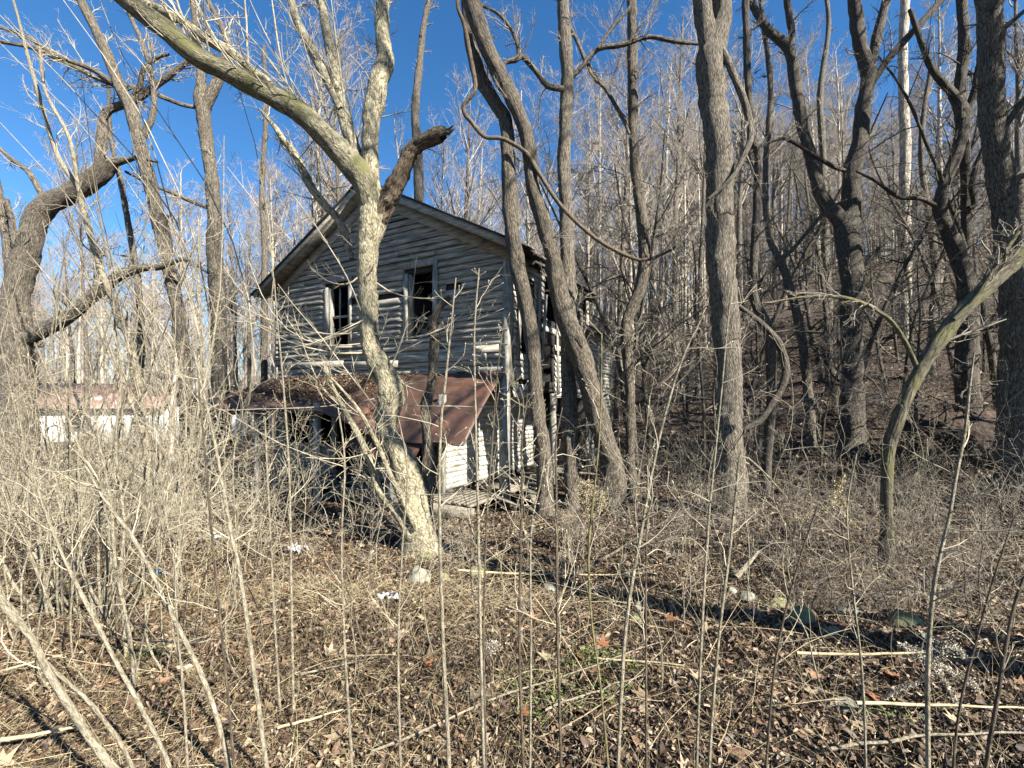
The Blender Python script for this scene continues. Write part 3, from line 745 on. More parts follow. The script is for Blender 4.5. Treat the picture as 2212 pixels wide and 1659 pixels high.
tree('slender_tree', 'slender slightly crooked tree with paler bark, alone in the gap right of the vine', 'tree',
     [limb('1368,1045,24; 1362,1000,20; 1362,900,20; 1357,800,22; 1352,710,25; 1366,665,24; 1382,625,24; 1392,550,26; 1387,475,24; 1372,350,22; 1367,250,20; 1367,100,22; 1364,0,20; 1360,-80,18', 9.2, 9.2, .1, True),
      limb('1370,280,8; 1337,240,9; 1307,190,8; 1277,150,8; 1240,75,7; 1215,20,5', 9.2, 9.3, .1)], M['brown_bark'], M['twig_grey'], .9)
tree('big_oak', 'biggest straight ridged trunk right of centre, splitting in two at the top', 'tree',
     [limb('1580,1140,76; 1578,1080,64; 1575,1000,60; 1572,800,56; 1567,720,54; 1560,600,56; 1555,450,56; 1550,300,54; 1540,200,54; 1535,120,58; 1556,50,40; 1558,0,40; 1560,-90,38', 7.6, 7.6, .08, True, 1.2),
      limb('1536,180,40; 1528,90,38; 1515,0,36; 1505,-90,34', 7.6, 7.5, .08),
      limb('1548,90,16; 1570,130,15; 1592,180,15; 1610,225,14; 1622,290,14; 1610,330,12; 1580,385,9; 1530,430,5', 7.5, 7.3, .1)], M['grey_bark'], M['twig_grey'], .55, tw_r=.003)
tree('crooked_tree', 'thin crooked dark tree just right of the biggest trunk', 'tree',
     [limb('1655,1050,20; 1660,950,19; 1667,825,20; 1660,715,20; 1630,650,18; 1627,600,16; 1635,450,16; 1637,330,16; 1625,300,14; 1615,150,14; 1610,0,14; 1612,-80,12', 9, 9, .1, True),
      limb('1595,660,9; 1645,700,13; 1680,740,16; 1697,790,16; 1692,830,16; 1668,872,14; 1640,910,13; 1600,930,9', 8.3, 8.3, .08),
      limb('1632,620,10; 1660,590,10; 1720,530,9; 1780,460,7; 1830,430,4', 9, 8.5, .1)], M['dark_bark'], M['twig_dark'], .8)
tree('wide_fork_tree', 'dark lichened tree with a low wide V fork against the sky', 'tree',
     [limb('1842,985,46; 1840,825,40; 1840,650,42; 1836,550,44; 1830,490,48; 1838,460,40; 1840,375,34; 1860,300,32; 1865,225,28; 1876,165,28; 1860,100,26; 1845,0,24; 1840,-70,22', 12, 12, .12, True),
      limb('1828,500,34; 1805,465,30; 1775,425,25; 1755,350,23; 1735,280,23; 1720,190,23; 1705,110,21; 1655,60,16; 1620,0,13; 1590,-60,9', 12, 12, .12),
      limb('1707,120,13; 1710,75,13; 1700,0,13; 1698,-60,11', 12, 12, .12),
      limb('1874,180,18; 1895,75,19; 1915,0,16; 1925,-60,14', 12, 12, .12),
      limb('1868,205,14; 1890,170,15; 1925,120,14; 1975,65,14; 2035,0,13; 2090,-60,10', 12, 11.5, .12),
      limb('1835,590,10; 1865,575,9; 1900,535,6', 12, 11.7, .12),
      limb('1830,370,8; 1800,360,8; 1750,330,8; 1690,300,7; 1620,330,5', 12, 11.7, .12)], M['dark_bark'], M['twig_grey'], .9, tw_r=.004)
tree('pale_pole_tree', 'straight pale grey pole tree between the wide fork and the twisted tree', 'tree',
     [limb('1958,850,24; 1955,700,23; 1955,600,22; 1955,450,20; 1955,300,19; 1950,150,17; 1955,0,16; 1957,-60,15', 19, 19, .2, True, 1.1)], M['far_bark'], M['twig_grey'], .3, tw_r=.006)
tree('twisted_tree', 'black twisted many-armed tree left of the rightmost thick trunk', 'tree',
     [limb('2092,900,42; 2090,820,40; 2090,650,34; 2080,575,32; 2050,500,28; 2030,450,25; 2040,400,22; 2065,340,21; 2080,280,25; 2077,240,24; 2055,200,17; 2015,150,13; 1985,75,11; 1965,20,8', 11, 11, .1, True),
      limb('2078,260,22; 2073,215,22; 2075,175,20; 2082,100,20; 2077,0,17; 2075,-60,14', 11, 11, .1), limb('2080,270,18; 2095,225,16; 2105,200,15; 2120,125,13; 2140,60,9; 2170,0,6', 11, 10.8, .1),
      limb('2085,600,18; 2088,525,18; 2085,375,18; 2080,290,18', 11.3, 11.2, .1),
      limb('2092,450,12; 2105,442,12; 2100,400,12; 2110,355,11; 2125,320,9; 2128,290,5', 11, 10.8, .1), limb('2030,450,9; 1990,430,9; 1940,425,8; 1890,390,6; 1850,370,4', 11, 10.5, .1)], M['dark_bark'], M['twig_dark'], .9, tw_r=.0035)
tree('edge_oak', 'thick dark trunk near the right edge of the picture with a sunlit rim', 'tree',
     [limb('2178,1010,52; 2180,950,44; 2185,825,42; 2185,650,40; 2180,550,40; 2170,450,44; 2155,350,43; 2145,250,42; 2140,100,42; 2133,0,40; 2128,-80,38', 8.4, 8.2, .08, True),
      limb('2150,300,12; 2180,260,13; 2212,215,12; 2260,180,10', 8.2, 8, .1), limb('2168,440,13; 2185,425,14; 2195,390,14; 2212,380,13; 2250,370,10', 8.2, 8, .1), limb('2140,90,10; 2170,60,10; 2230,10,8', 8.2, 8, .1)], M['grey_bark'], M['twig_dark'], .6)
tree('leaning_mossy_tree', 'greenish mossy trunk leaning up to the right edge above the stones', 'tree',
     [limb('1918,1222,26; 1917,1140,23; 1915,1080,22; 1918,980,23; 1930,930,24; 1955,862,25; 1985,805,26; 2025,742,28; 2075,677,29; 2140,612,32; 2230,525,34; 2300,460,34', 5.2, 5.0, .06, True),
      limb('1985,800,10; 1930,700,9; 1850,650,8; 1760,640,6; 1650,655,4', 5.1, 4.8, .08), limb('2060,690,9; 2110,640,9; 2160,560,8; 2200,500,7', 5, 4.9, .08)], M['moss_bark'], M['twig_grey'], .8, spread=(-.5, 0, .1))
# left group
tree('old_maple', 'old thick-limbed tree at the left edge with a big arching bough', 'tree',
     [limb('44,985,66; 40,900,62; 40,825,56; 38,725,52; 35,640,46; 46,580,46; 62,530,44; 75,485,42; 100,447,41; 165,410,38; 212,378,36; 236,348,36', 10, 10, .08, True),
      limb('222,370,26; 216,330,20; 220,300,19; 225,250,17; 245,234,16; 270,225,15; 295,215,14; 350,175,12; 395,140,10; 430,110,6', 10, 10, .1),
      limb('55,735,30; 100,710,29; 150,680,27; 200,640,25; 250,600,23; 300,580,18; 345,575,14; 400,560,9; 450,590,5', 10, 9.6, .1),
      limb('30,640,24; 18,560,16; 10,490,14; 0,420,12; -20,340,10', 10, 10, .1), limb('36,640,18; 40,580,14; 30,500,11; 15,430,8', 10, 9.8, .1),
      limb('240,352,20; 275,345,12; 300,340,8; 340,350,5', 10, 9.8, .1), limb('100,450,12; 85,410,12; 60,370,10; 20,340,8; -20,300,6', 10, 9.8, .1),
      limb('270,225,12; 300,190,10; 310,150,9; 340,125,7; 365,118,5', 10, 9.8, .1), limb('205,640,10; 207,600,9; 215,560,8; 228,545,5', 9.8, 9.8, .1)], M['grey_bark'], M['twig_grey'], 1.6, tw_r=.0028)
tree('leaning_ash', 'leaning light trunk with a black broken stub, left of the house', 'tree',
     [limb('408,1035,26; 405,980,24; 400,900,22; 400,800,23; 385,675,25; 365,575,25; 352,505,28; 340,470,27; 325,400,26; 305,320,26; 285,240,24; 260,190,22; 230,115,20; 200,50,18; 175,0,16; 150,-60,14', 10.3, 9.6, .1, True),
      limb('352,510,18; 350,490,19; 355,462,16', 10, 9.9, .04), limb('300,310,13; 330,250,12; 330,180,10; 310,100,9; 280,30,8; 260,-30,6', 9.9, 9.9, .1),
      limb('260,190,10; 200,150,10; 120,120,9; 60,80,8; 0,60,6', 9.8, 9.2, .1)], M['grey_bark'], M['twig_pale'], 1.5, tw_r=.0026)
tree('upright_ash', 'upright trunk forking high, standing at the left end of the porch roof', 'tree',
     [limb('492,1098,48; 488,1060,42; 480,1000,38; 478,880,35; 475,825,32; 472,700,30; 465,550,31; 462,450,27; 450,325,25; 440,250,28; 436,218,32; 434,175,18; 430,100,14; 415,0,11; 405,-60,9', 10.9, 10.9, .1, True),
      limb('440,235,22; 462,195,22; 478,155,18; 487,125,17; 495,100,14; 475,50,11; 450,0,9; 440,-50,7', 10.9, 10.9, .1),
      limb('425,232,8; 390,225,9; 340,205,9; 300,190,10; 250,185,9; 150,140,9; 75,105,8; 0,90,7', 10.9, 9.5, .1),
      limb('455,450,9; 425,440,9; 380,420,8; 320,395,7; 270,370,5', 10.9, 10.3, .1)], M['grey_bark'], M['twig_pale'], 1.5, tw_r=.0026)
tree('white_pole_sapling', 'thin whitish sapling trunk crossing in front of the big arching bough', 'sapling',
     [limb('322,1010,15; 312,930,14; 305,860,14; 295,800,14; 280,735,14; 250,665,14; 225,600,12; 200,525,11; 175,430,11; 165,400,10; 120,325,8; 80,190,7; 60,120,6; 40,40,5; 20,-30,4', 7.5, 6.5, .08, True),
      limb('170,415,7; 150,300,7; 100,200,6; 85,100,5', 6.7, 6.4, .1)], M['stem'], M['twig_pale'], .8, tw_r=.0028)
for nm, lb, tx, dd in (
    ('slim_tree', 'slim greyish trunk between the leaning light trunk and the arching bough, short and bent', '300,900,16; 300,820,15; 305,700,13; 290,560,12; 262,400,10; 240,300,8; 235,180,6', 12),
    ('slim_tree', 'slim pale trunk rising behind the ridge of the roof', '905,560,22; 905,420,22; 903,330,20; 897,250,18; 905,150,15; 915,60,12; 930,-20,9', 17),
    ('slim_tree', 'slim dark trunk seen just left of the gable eave', '572,900,14; 570,700,14; 572,550,12; 566,400,11; 575,250,9; 570,100,7', 15),
    ('slim_tree', 'second slim trunk right of the crooked dark tree, forking upward', '1752,930,20; 1735,750,18; 1700,600,16; 1660,500,14; 1655,350,13; 1665,200,11; 1650,60,9; 1640,-20,7', 13),
    ('slim_tree', 'narrow trunk close on the left of the wide fork', '1795,900,17; 1790,700,17; 1782,520,16; 1778,350,13; 1772,200,12; 1790,60,9; 1780,-40,8', 16),
    ('slim_tree', 'narrow dark trunk between the pale pole and the twisted tree', '2010,900,16; 2015,700,15; 2020,560,14; 2000,430,12; 1990,300,10; 2010,150,8', 15)):
    tree(nm, lb, 'tree', [limb(tx, dd, dd, .15, True)], M['grey_bark'], M['twig_grey'], .8, tw_r=.005)

# arching shrub whose long wands sweep to the upper left
b0 = px(380, 1120, G(1120, 380)); root = tag(empty('arching_shrub', (b0[0], b0[1], gz(b0[0], b0[1]))), 'big shrub of long pale wands sweeping up to the left corner', 'shrub')
sp = []
dd = G(1120, 380)
for i in range(16):
    x0 = random.uniform(330, 430); ex = random.uniform(-60, 560); ey = random.uniform(-40, 560 if ex < 300 else 350)
    sp.append(arc(x0, 1120, ex, ey, random.uniform(-60, 210), dd, random.uniform(4.6, 6.4), random.uniform(3, 5), 1.4))
shoots(root, sp, M['twig_pale'], 7, 'wand', tw=.0018)
b0 = px(120, 1350, 3.6); root = tag(empty('arching_shrub', (b0[0], b0[1], gz(b0[0], b0[1]))), 'near leafless shrub at the lower left with fine crossing wands', 'shrub')
sp = []
for i in range(26):
    x0 = random.uniform(20, 260); ex = x0 + random.uniform(-260, 330); ey = random.uniform(250, 900)
    sp.append(arc(x0, 1360, ex, ey, random.uniform(-110, 110), 3.6, random.uniform(2.9, 4.4), random.uniform(4, 8), 1.8))
shoots(root, sp, M['stem'], 7, 'wand')

# ---------------------------------------------------------------- foreground stems
def sap(label, tx, m='stem', d=None, lean=0, name='sapling', cat='sapling', ntw=10, top=.45, tl=.3):
    pts = tx.split(';')[0].split(','); y0 = float(pts[1]); x0 = float(pts[0])
    if d is None: d = G(y0, x0) if y0 < 1640 else 1.78
    C = limb(tx, d, d + lean, .05, True, 1.1)
    org = np.array([C[0, 0], C[0, 1], gz(C[0, 0], C[0, 1])]); root = tag(empty(name, org), label, cat)
    T = Tubes(); T.add(C[:, :3], C[:, 3], 7, .10)
    # swollen nodes
    T.build('stem', M[m], root, org)
    r, l = resample(C, 14); K = Tubes()
    if ntw:
        b, br, bl = spawn(r[None, :, :3], r[None, :, 3], np.array([1.0]), ntw, tl, 52, 6, .07, .12, .5, top, rmin=.0013)
        K.add(b, np.maximum(np.minimum(br, .003), .0009), 4)
        c, cr, cl = spawn(b, np.minimum(br, .003), bl, 3, .5, 42, 4, .08, .12, .7, .3)
        K.add(c, np.maximum(cr, .0008), 3)
        # buds
        K.add(np.stack([c[:, -1], c[:, -1] + (c[:, -1] - c[:, -2]) * .2, c[:, -1] + (c[:, -1] - c[:, -2]) * .4], 1), np.tile([.0015, .0032, .001], (len(c), 1)), 4)
        K.build('twigs', M['twig_pale'], root, org)
    return root
sap('thickest near white stem slanting from the bottom edge to the left border', '270,1700,17; 240,1655,16; 195,1595,15; 100,1445,14; 70,1380,13; 0,1300,12; -60,1220,11', d=1.7, ntw=4)
sap('long whitish stem leaning far left across the lower left', '500,1690,11; 495,1655,10; 450,1495,10; 380,1345,9; 295,1175,8; 230,1085,7; 190,1015,6; 155,925,5; 110,820,4; 75,740,3', lean=.3)
sap('whitish stem leaning slightly left, rising from the bottom edge below the house wall', '578,1690,11; 575,1655,10; 545,1430,9; 520,1250,8; 495,1130,7; 465,960,6; 435,830,5; 420,760,4', lean=.3)
sap('pale stem leaning left to the middle of the left border, third from the thick one', '372,1690,10; 365,1655,9; 300,1520,9; 250,1430,8; 200,1330,8; 140,1210,6; 100,1110,5; 70,1020,3', lean=.2)
sap('pale stem running close beside the thickest near stem', '295,1690,8; 285,1655,8; 205,1530,8; 100,1430,7; 40,1330,6; -20,1260,5', ntw=3)
sap('thin straight stem left of the long slanting ones', '405,1655,5; 395,1480,5; 385,1380,4; 375,1225,4; 350,1055,3; 345,930,2.5')
sap('thin brownish stem reaching up by the trunk at the porch end', '505,1655,6; 485,1430,5; 460,1180,5; 440,950,4; 430,840,3', 'cane')
sap('tall thin stem in front of the left half of the house', '635,1555,6; 630,1330,5; 625,1030,4.5; 612,830,4; 600,700,3; 592,600,2.5')
sap('thin stem twinned with the tall one before the porch', '607,1545,5; 590,1280,4.5; 578,1030,4; 572,900,3')
sap('straight whitish stem left of the picture centre, tallest of the centre stems', '970,1690,10; 970,1655,9; 957,1380,8; 950,1130,7; 952,930,6; 965,800,5; 975,700,4; 985,600,3')
sap('doubled whitish stem standing exactly below the porch corner post', '1045,1690,9; 1045,1655,8; 1037,1330,7; 1032,1080,6; 1027,880,5; 1025,720,4; 1035,580,3')
sap('thin companion stem leaning on the doubled one', '1050,1655,5; 1045,1400,5; 1050,1150,4; 1062,980,4; 1075,800,3; 1090,690,2.5', 'cane')
sap('knotty brown stem right of the porch corner', '1130,1655,6; 1122,1380,6; 1127,1080,5; 1127,950,4; 1140,850,3', 'cane')
sap('pale stem bending slightly right, next after the knotty brown one', '1145,1655,5.5; 1147,1405,5; 1147,1155,4.5; 1167,1045,4; 1185,940,3')
sap('straight brownish stem with whorled twigs near its top', '1212,1655,7; 1204,1330,6; 1202,1045,5; 1200,960,4; 1215,880,3', 'cane')
sap('stem with a straw-coloured upper half right of the picture centre', '1322,1655,6; 1297,1480,5; 1277,1330,5; 1272,1180,5; 1287,1030,4; 1297,905,4; 1300,720,3', 'greenish')
sap('pale stem curving right before the slender tree, crossing a fallen stalk', '1335,1680,9; 1335,1655,8; 1352,1355,8; 1387,1140,7; 1417,980,6; 1447,860,5; 1480,760,4; 1520,680,3')
sap('very straight thin dark stem between two pale ones', '1397,1655,4.5; 1395,1330,4.5; 1397,1130,4; 1400,980,3', 'cane')
sap('pale stem before the big trunk, leaning right', '1505,1655,6; 1515,1380,6; 1530,1130,5; 1545,980,4; 1560,830,4; 1572,700,3; 1590,560,2.5')
sap('second pale stem before the big trunk, ending in a bent broken top', '1532,1655,7; 1550,1405,6; 1580,1155,6; 1592,1040,5; 1600,985,5; 1640,1010,4; 1700,1075,3', ntw=5)
sap('thin brown stem leaning right, beyond the big trunk', '1655,1655,5; 1680,1400,5; 1730,1200,4; 1768,1090,3', 'cane')
sap('stout white-topped stem standing through the fluffy seed head', '2005,1690,10; 2005,1655,9; 2005,1430,9; 2020,1255,8; 2050,1120,7; 2065,1030,7; 2085,930,6; 2095,830,5; 2105,760,3', ntw=12)
sap('brown stem at the right edge leaning right', '2125,1690,9; 2130,1655,8; 2155,1505,8; 2175,1380,7; 2200,1280,6; 2240,1180,5', 'cane')
sap('slender stem just right of the fluffy seed head, tilted outward', '2060,1655,5; 2075,1520,5; 2110,1380,5; 2150,1240,4; 2190,1120,3', 'cane')
sap('stem with a forked top left of the leaning mossy trunk', '1870,1640,5; 1862,1450,5; 1840,1250,4; 1830,1100,3.5; 1850,980,3')
sap('slim pale stem half way between the left slanting stems and the porch', '760,1655,6; 745,1400,5; 738,1180,4; 745,1000,4; 730,880,3')
sap('thin pale stem below the pale forked tree', '865,1655,6; 860,1400,5; 868,1200,4; 880,1020,3.5; 860,900,3')
sap('pale wavy stem rising under the left porch end', '290,1500,7; 282,1380,6; 250,1230,6; 240,1090,5; 215,960,4; 200,850,3')
sap('double-jointed pale stem in the left thicket', '275,1430,7; 262,1240,6; 268,1120,6; 250,960,5; 262,800,4; 240,700,3')

# ---------------------------------------------------------------- templates copied through the wood
LM = [(-9e9, 'far left edge'), (110, 'beside the arching bough'), (330, 'near the leaning light trunk'), (440, 'near the upright forked trunk'), (560, 'left of the house'), (760, 'behind the pale forked tree'),
      (930, 'below or behind the right gable'), (1090, 'near the crossing trunks'), (1290, 'left of the slender tree'), (1390, 'right of the slender tree'), (1540, 'near the biggest trunk'),
      (1620, 'right of the crooked tree'), (1740, 'left of the wide fork'), (1850, 'right of the wide fork'), (1965, 'left of the twisted tree'), (2110, 'far right edge')]
def words(x, y, near, far):
    p = 1106 + F * x / max(y, .1); w = [b for a, b in LM if p >= a][-1]
    return w + (', nearest' if y < near else ', farthest' if y > far else ', middle distance')
LOOK = ['pale slim', 'pale taller', 'pale low-branched', 'thick grey', 'small grey bent', 'pale spreading', 'tall high-crowned grey', 'small pale scrubby']
def copy_tree(o, loc, rz=0, sc=1.0, label=None, group=None, cat=None):
    c = o.copy(); COL.objects.link(c); c.location = tuple(float(v) for v in loc); c.rotation_euler = (random.uniform(-.05, .05), random.uniform(-.05, .05), rz); c.scale = (sc,) * 3
    if label: c['label'] = label
    if group: c['group'] = group
    for ch in list(o.children):
        k = ch.copy(); COL.objects.link(k); k.parent = c
    return c
def wood_template(i, h, r, tm, bm, lean=.03, crown=.35, tw=.008, nl=30):
    root = empty('forest_tree')
    z = np.linspace(-.4, h, 12); w = np.cumsum(rng.normal(0, lean, (12, 2)), 0) * h / 14; w -= w[0]
    P = np.stack([w[:, 0], w[:, 1], z], 1)[None]; rr = (r * (1 - .82 * np.linspace(0, 1, 12) ** 1.1))[None]; rr[0, 0] *= 1.4
    T = Tubes(); T.add(P, rr, 9, .08); L = np.array([h])
    a, ar, al = spawn(P, rr, L, nl, .30, 38, 8, .10, .10, .5, crown, rend=.3)
    T.add(a[:nl // 2], ar[:nl // 2], 6)
    T.build('trunk', bm, root)
    K = Tubes(); K.add(a[nl // 2:], ar[nl // 2:], 5)
    b, br, bl = spawn(a, ar, al, 9, .45, 38, 5, .10, .12, .55, .15)
    c, cr, cl = spawn(b, br, bl, 5, .55, 38, 4, .08, .13, .6, .15)
    e, er, el = spawn(c, cr, cl, 2, .6, 36, 3, .05, .12, .8, .2)
    K.add(b, np.maximum(br, tw), 4); K.add(c, np.maximum(cr, tw * .6), 3); K.add(e, np.maximum(er, tw * .45), 3)
    K.build('crown', tm, root)
    return root
WT = [wood_template(i, h, r, M['twig_far'], M[b], cr_, cw, .0055) for i, (h, r, b, cr_, cw) in enumerate([
    (15, .13, 'far_bark', .02, .45), (17, .17, 'far_bark', .025, .5), (13, .10, 'far_bark', .03, .3), (18, .20, 'grey_bark', .03, .4),
    (11, .09, 'grey_bark', .05, .25), (14, .14, 'far_bark', .05, .35), (16, .12, 'grey_bark', .02, .55), (9, .07, 'far_bark', .06, .2)])]
def in_house(x, y, pad=1.0):
    dx, dy = x + .06, y - 9; lx = ca * dx + sa * dy; ly = -sa * dx + ca * dy
    return -7.5 - pad < lx < pad + .3 and -2.2 - pad < ly < 7.5 + pad
used = [False] * len(WT); pts = []; tries = 0
while len(pts) < 282 and tries < 40000:
    tries += 1
    u = random.uniform(-1.22, 1.25); y = 13 + 47 * random.random() ** .9; x = u * y
    if in_house(x, y, 2.0): continue
    if -.75 < u < -.0 and y < 18: continue
    if u < -.55 and y < 32 and y > 20 and random.random() < .8: continue   # the cottage's clearing
    if u < -.55 and y < 18: continue
    if u < -.3 and random.random() < .30: continue
    if u > .5 and y < 24: continue
    if -.3 < u < .22 and y < 48 and random.random() < .72: continue
    if u > .75 and random.random() < .35: continue
    md = 1.0 + y * .008
    if any((x - a) ** 2 + (y - b) ** 2 < md * md for a, b in pts): continue
    pts.append((x, y))
pts += [(-28, 9), (16, 4), (18, 1), (11.6, 5.2), (9.4, -2.2), (20, -3), (17, 7)]  # more out-of-frame trees; those on the right were added for their shadows
big = [(9.4, 6.4), (12.4, 8.4), (10.6, 7.3), (14, 6), (6.4, -.4), (8.4, 5.6), (12.6, 4.6), (14.5, 3.4), (11.4, 6.6)]  # enlarged trees out of frame, added to shade the right-hand ground
pts += big
for k, (x, y) in enumerate(pts):
    i = k % 8 if k >= 8 else k
    if y < 22 and i == 3: i = 6
    hill = x > -2
    lb = LOOK[i] + (' hillside tree, ' if hill else ' left wood tree, ') + words(x, y, 24, 38)
    gp = 'bare trees on the hillside' if hill else 'bare trees in the left wood'
    sc = random.uniform(.8, 1.15)
    if (x, y) in big: sc = 1.5
    if not used[i]:
        used[i] = True; o = WT[i]; o.location = (x, y, gz(x, y)); o.rotation_euler.z = random.uniform(0, 6.28); tag(o, lb, 'tree', gp)
    else:
        o = copy_tree(WT[i], (x, y, gz(x, y)), random.uniform(0, 6.28), sc, lb, gp); o['category'] = 'tree'
# the far wood that reads as one mass
def far_wood(n=1900):
    u = rng.uniform(-1.25, 1.25, n); y = 48 + 115 * rng.random(n) ** 1.2; x = u * y
    z = height(x, y); h = rng.uniform(12, 18, n); K = 6
    P = np.zeros((n, K, 3)); t = np.linspace(0, 1, K)[None]
    P[..., 0] = x[:, None] + np.cumsum(rng.normal(0, .12, (n, K)), 1); P[..., 1] = y[:, None]; P[..., 2] = z[:, None] - .3 + h[:, None] * t
    rr = rng.uniform(.06, .15, n)[:, None] * (1 - .8 * t)
    T = Tubes(); T.add(P, rr, 5)
    a, ar, al = spawn(P, rr, h, 12, .26, 38, 5, .12, .12, .45, .12); T.add(a, np.maximum(ar, .014), 3)
    b, br, bl = spawn(a, ar, al, 4, .5, 36, 4, .10, .12, .6, .15); T.add(b, np.maximum(br, .008), 3)
    tag(T.build('distant_wood', M['twig_far'], None), 'distant bare wood merging into one mass along the ridge', 'wood', kind='stuff')
far_wood()

# dark crooked understorey trees on the right
def crooked_template(h, r):
    root = empty('understorey_tree'); K = 14; w = np.cumsum(np.cumsum(rng.normal(0, .035, (K, 2)), 0), 0) * h / 8
    P = np.stack([w[:, 0] - w[0, 0], w[:, 1] - w[0, 1], np.linspace(-.3, h, K)], 1); C = catmull(P, .3); rr = r * (1 - .8 * np.linspace(0, 1, len(C)))
    T = Tubes(); T.add(C, rr, 9, .12); Pp = P[None]; R0 = (r * (1 - .8 * np.linspace(0, 1, K)))[None]
    a, ar, al = spawn(Pp, R0, np.array([h]), 16, .42, 50, 9, .03, .22, .5, .18); T.add(a[:8], ar[:8], 6); T.build('trunk', M['dark_bark'], root)
    Kk = Tubes(); Kk.add(a[8:], ar[8:], 5); b, br, bl = spawn(a, ar, al, 9, .45, 46, 6, .03, .2, .5, .1); Kk.add(b, np.maximum(br, .004), 4)
    c, cr, cl = spawn(b, br, bl, 5, .5, 46, 4, .02, .2, .6, .1); Kk.add(c, np.maximum(cr, .003), 3); e, er, el = spawn(c, cr, cl, 2, .6, 40, 3, .02, .2, .7, .1); Kk.add(e, np.maximum(er, .0025), 3)
    Kk.build('crown', M['twig_dark'] if h > 7 else M['twig_grey'], root); return root
CT = [crooked_template(h, r) for h, r in ((8.5, .085), (6.5, .06), (7.5, .07), (5, .045), (10, .10))]
# ---------------------------------------------------------------- brush
def brush_template(h, n, wid, bm, droop=.0, tw=.003):
    root = empty('bare_shrub'); P = np.zeros((n, 9, 3)); 
    d = nrm(np.stack([rng.normal(0, .5, n), rng.normal(0, .5, n), np.ones(n)], 1)); p = np.stack([rng.normal(0, wid, n), rng.normal(0, wid, n), np.full(n, -.05)], 1)
    ln = h * rng.uniform(.5, 1.2, n); P[:, 0] = p
    for k in range(1, 9):
        d = nrm(d + rng.normal(0, .10, (n, 3)) + [0, 0, .03 - droop * k / 8]); p = p + d * (ln / 8)[:, None]; P[:, k] = p
    rr = rng.uniform(.0035, .008, n)[:, None] * np.linspace(1, .3, 9)[None]
    T = Tubes(); T.add(P, rr, 5); T.build('stem', bm, root)
    K = Tubes(); b, br, bl = spawn(P, rr, ln, 9, .38, 62, 6, .0 - droop * .15, .20, .55, .1); K.add(b, np.maximum(br, tw * .7), 4)
    c, cr, cl = spawn(b, br, bl, 4, .55, 60, 4, -.02, .22, .7, .1); K.add(c, np.maximum(cr, tw * .45), 3)
    K.build('twigs', M['twig_grey'] if bm is M['cane'] else M['twig_pale'], root)
    return root
def scatter(tmpl, n, region, labels, group, cat, sc=(.8, 1.2), mind=.25):
    ys = sorted(region()[1] for _ in range(60)); yr = (ys[20], ys[40])
    used = [False] * len(tmpl); P = []; tr = 0
    while len(P) < n and tr < n * 60:
        tr += 1; x, y = region()
        if in_house(x, y, -.1) or math.hypot(x, y) < 1.5: continue
        if any((x - a) ** 2 + (y - b) ** 2 < mind * mind for a, b in P): continue
        P.append((x, y)); i = random.randrange(len(tmpl)); s = random.uniform(*sc); rz = random.uniform(0, 6.28)
        lab = [labels.replace('thin ', 'tall thin ', 1) if s > .95 else labels, labels][s < .8] + ', ' + words(x, y, yr[0], yr[1])
        if not used[i]:
            used[i] = True; o = tmpl[i]; o.location = (x, y, gz(x, y)); o.rotation_euler.z = rz; tag(o, lab, cat, group)
        else:
            o = copy_tree(tmpl[i], (x, y, gz(x, y)), rz, s, lab, group); o['category'] = cat
    for i, u in enumerate(used):
        if not u:
            for c in list(tmpl[i].children): bpy.data.objects.remove(c)
            bpy.data.objects.remove(tmpl[i])
def reg(u0, u1, y0, y1, p=1.0):
    def f():
        y = y0 + (y1 - y0) * random.random() ** p; return random.uniform(u0, u1) * y, y
    return f
BR = lambda k: [brush_template(h, n, w, M['cane'], dr, .0022) for h, n, w, dr in ((1.5, 7, .12, .35), (2.1, 6, .16, .2), (1.1, 9, .2, .5), (1.8, 6, .1, .1))[:k]]
scatter(BR(4), 78, reg(.15, 1.2, 5.5, 15), 'tangled brown shrub', 'tangled shrubs under the right-hand trees', 'shrub', (.7, 1.3), .35)
scatter(BR(3), 18, reg(.55, 1.15, 3.6, 5.5), 'low dark shrub beyond the stone row', 'low shrubs beyond the stones', 'shrub', (.45, .75), .3)
BL = [brush_template(1.8, 8, .12, M['stem'], .2), brush_template(2.4, 7, .14, M['stem'], .1), brush_template(1.3, 9, .15, M['greenish'], .35)]
scatter(BL, 34, reg(-1.2, -.55, 5, 14), 'pale leafless thicket shrub', 'pale shrubs left of the house', 'shrub', (.7, 1.2), .35)
BH = [brush_template(1.2, 8, .12, M['stem'], .4), brush_template(1.5, 7, .14, M['cane'], .3)]
scatter(BH, 13, reg(-.50, .18, 5.0, 7.4), 'straggling shrub before the house', 'straggling shrubs in front of the house', 'shrub', (.5, .95), .4)
scatter([brush_template(3.2, 10, .3, M['cane'], .05), brush_template(4.0, 9, .3, M['stem'], .05)], 60, reg(-1.2, 1.2, 15, 34), 'tall thin background thicket', 'understorey thickets in the background', 'shrub', (.8, 1.4), 1.0)
scatter(CT, 42, reg(.22, 1.2, 9.5, 24), 'dark crooked understorey tree', 'crooked understorey trees on the right', 'tree', (.8, 1.2), 1.2)
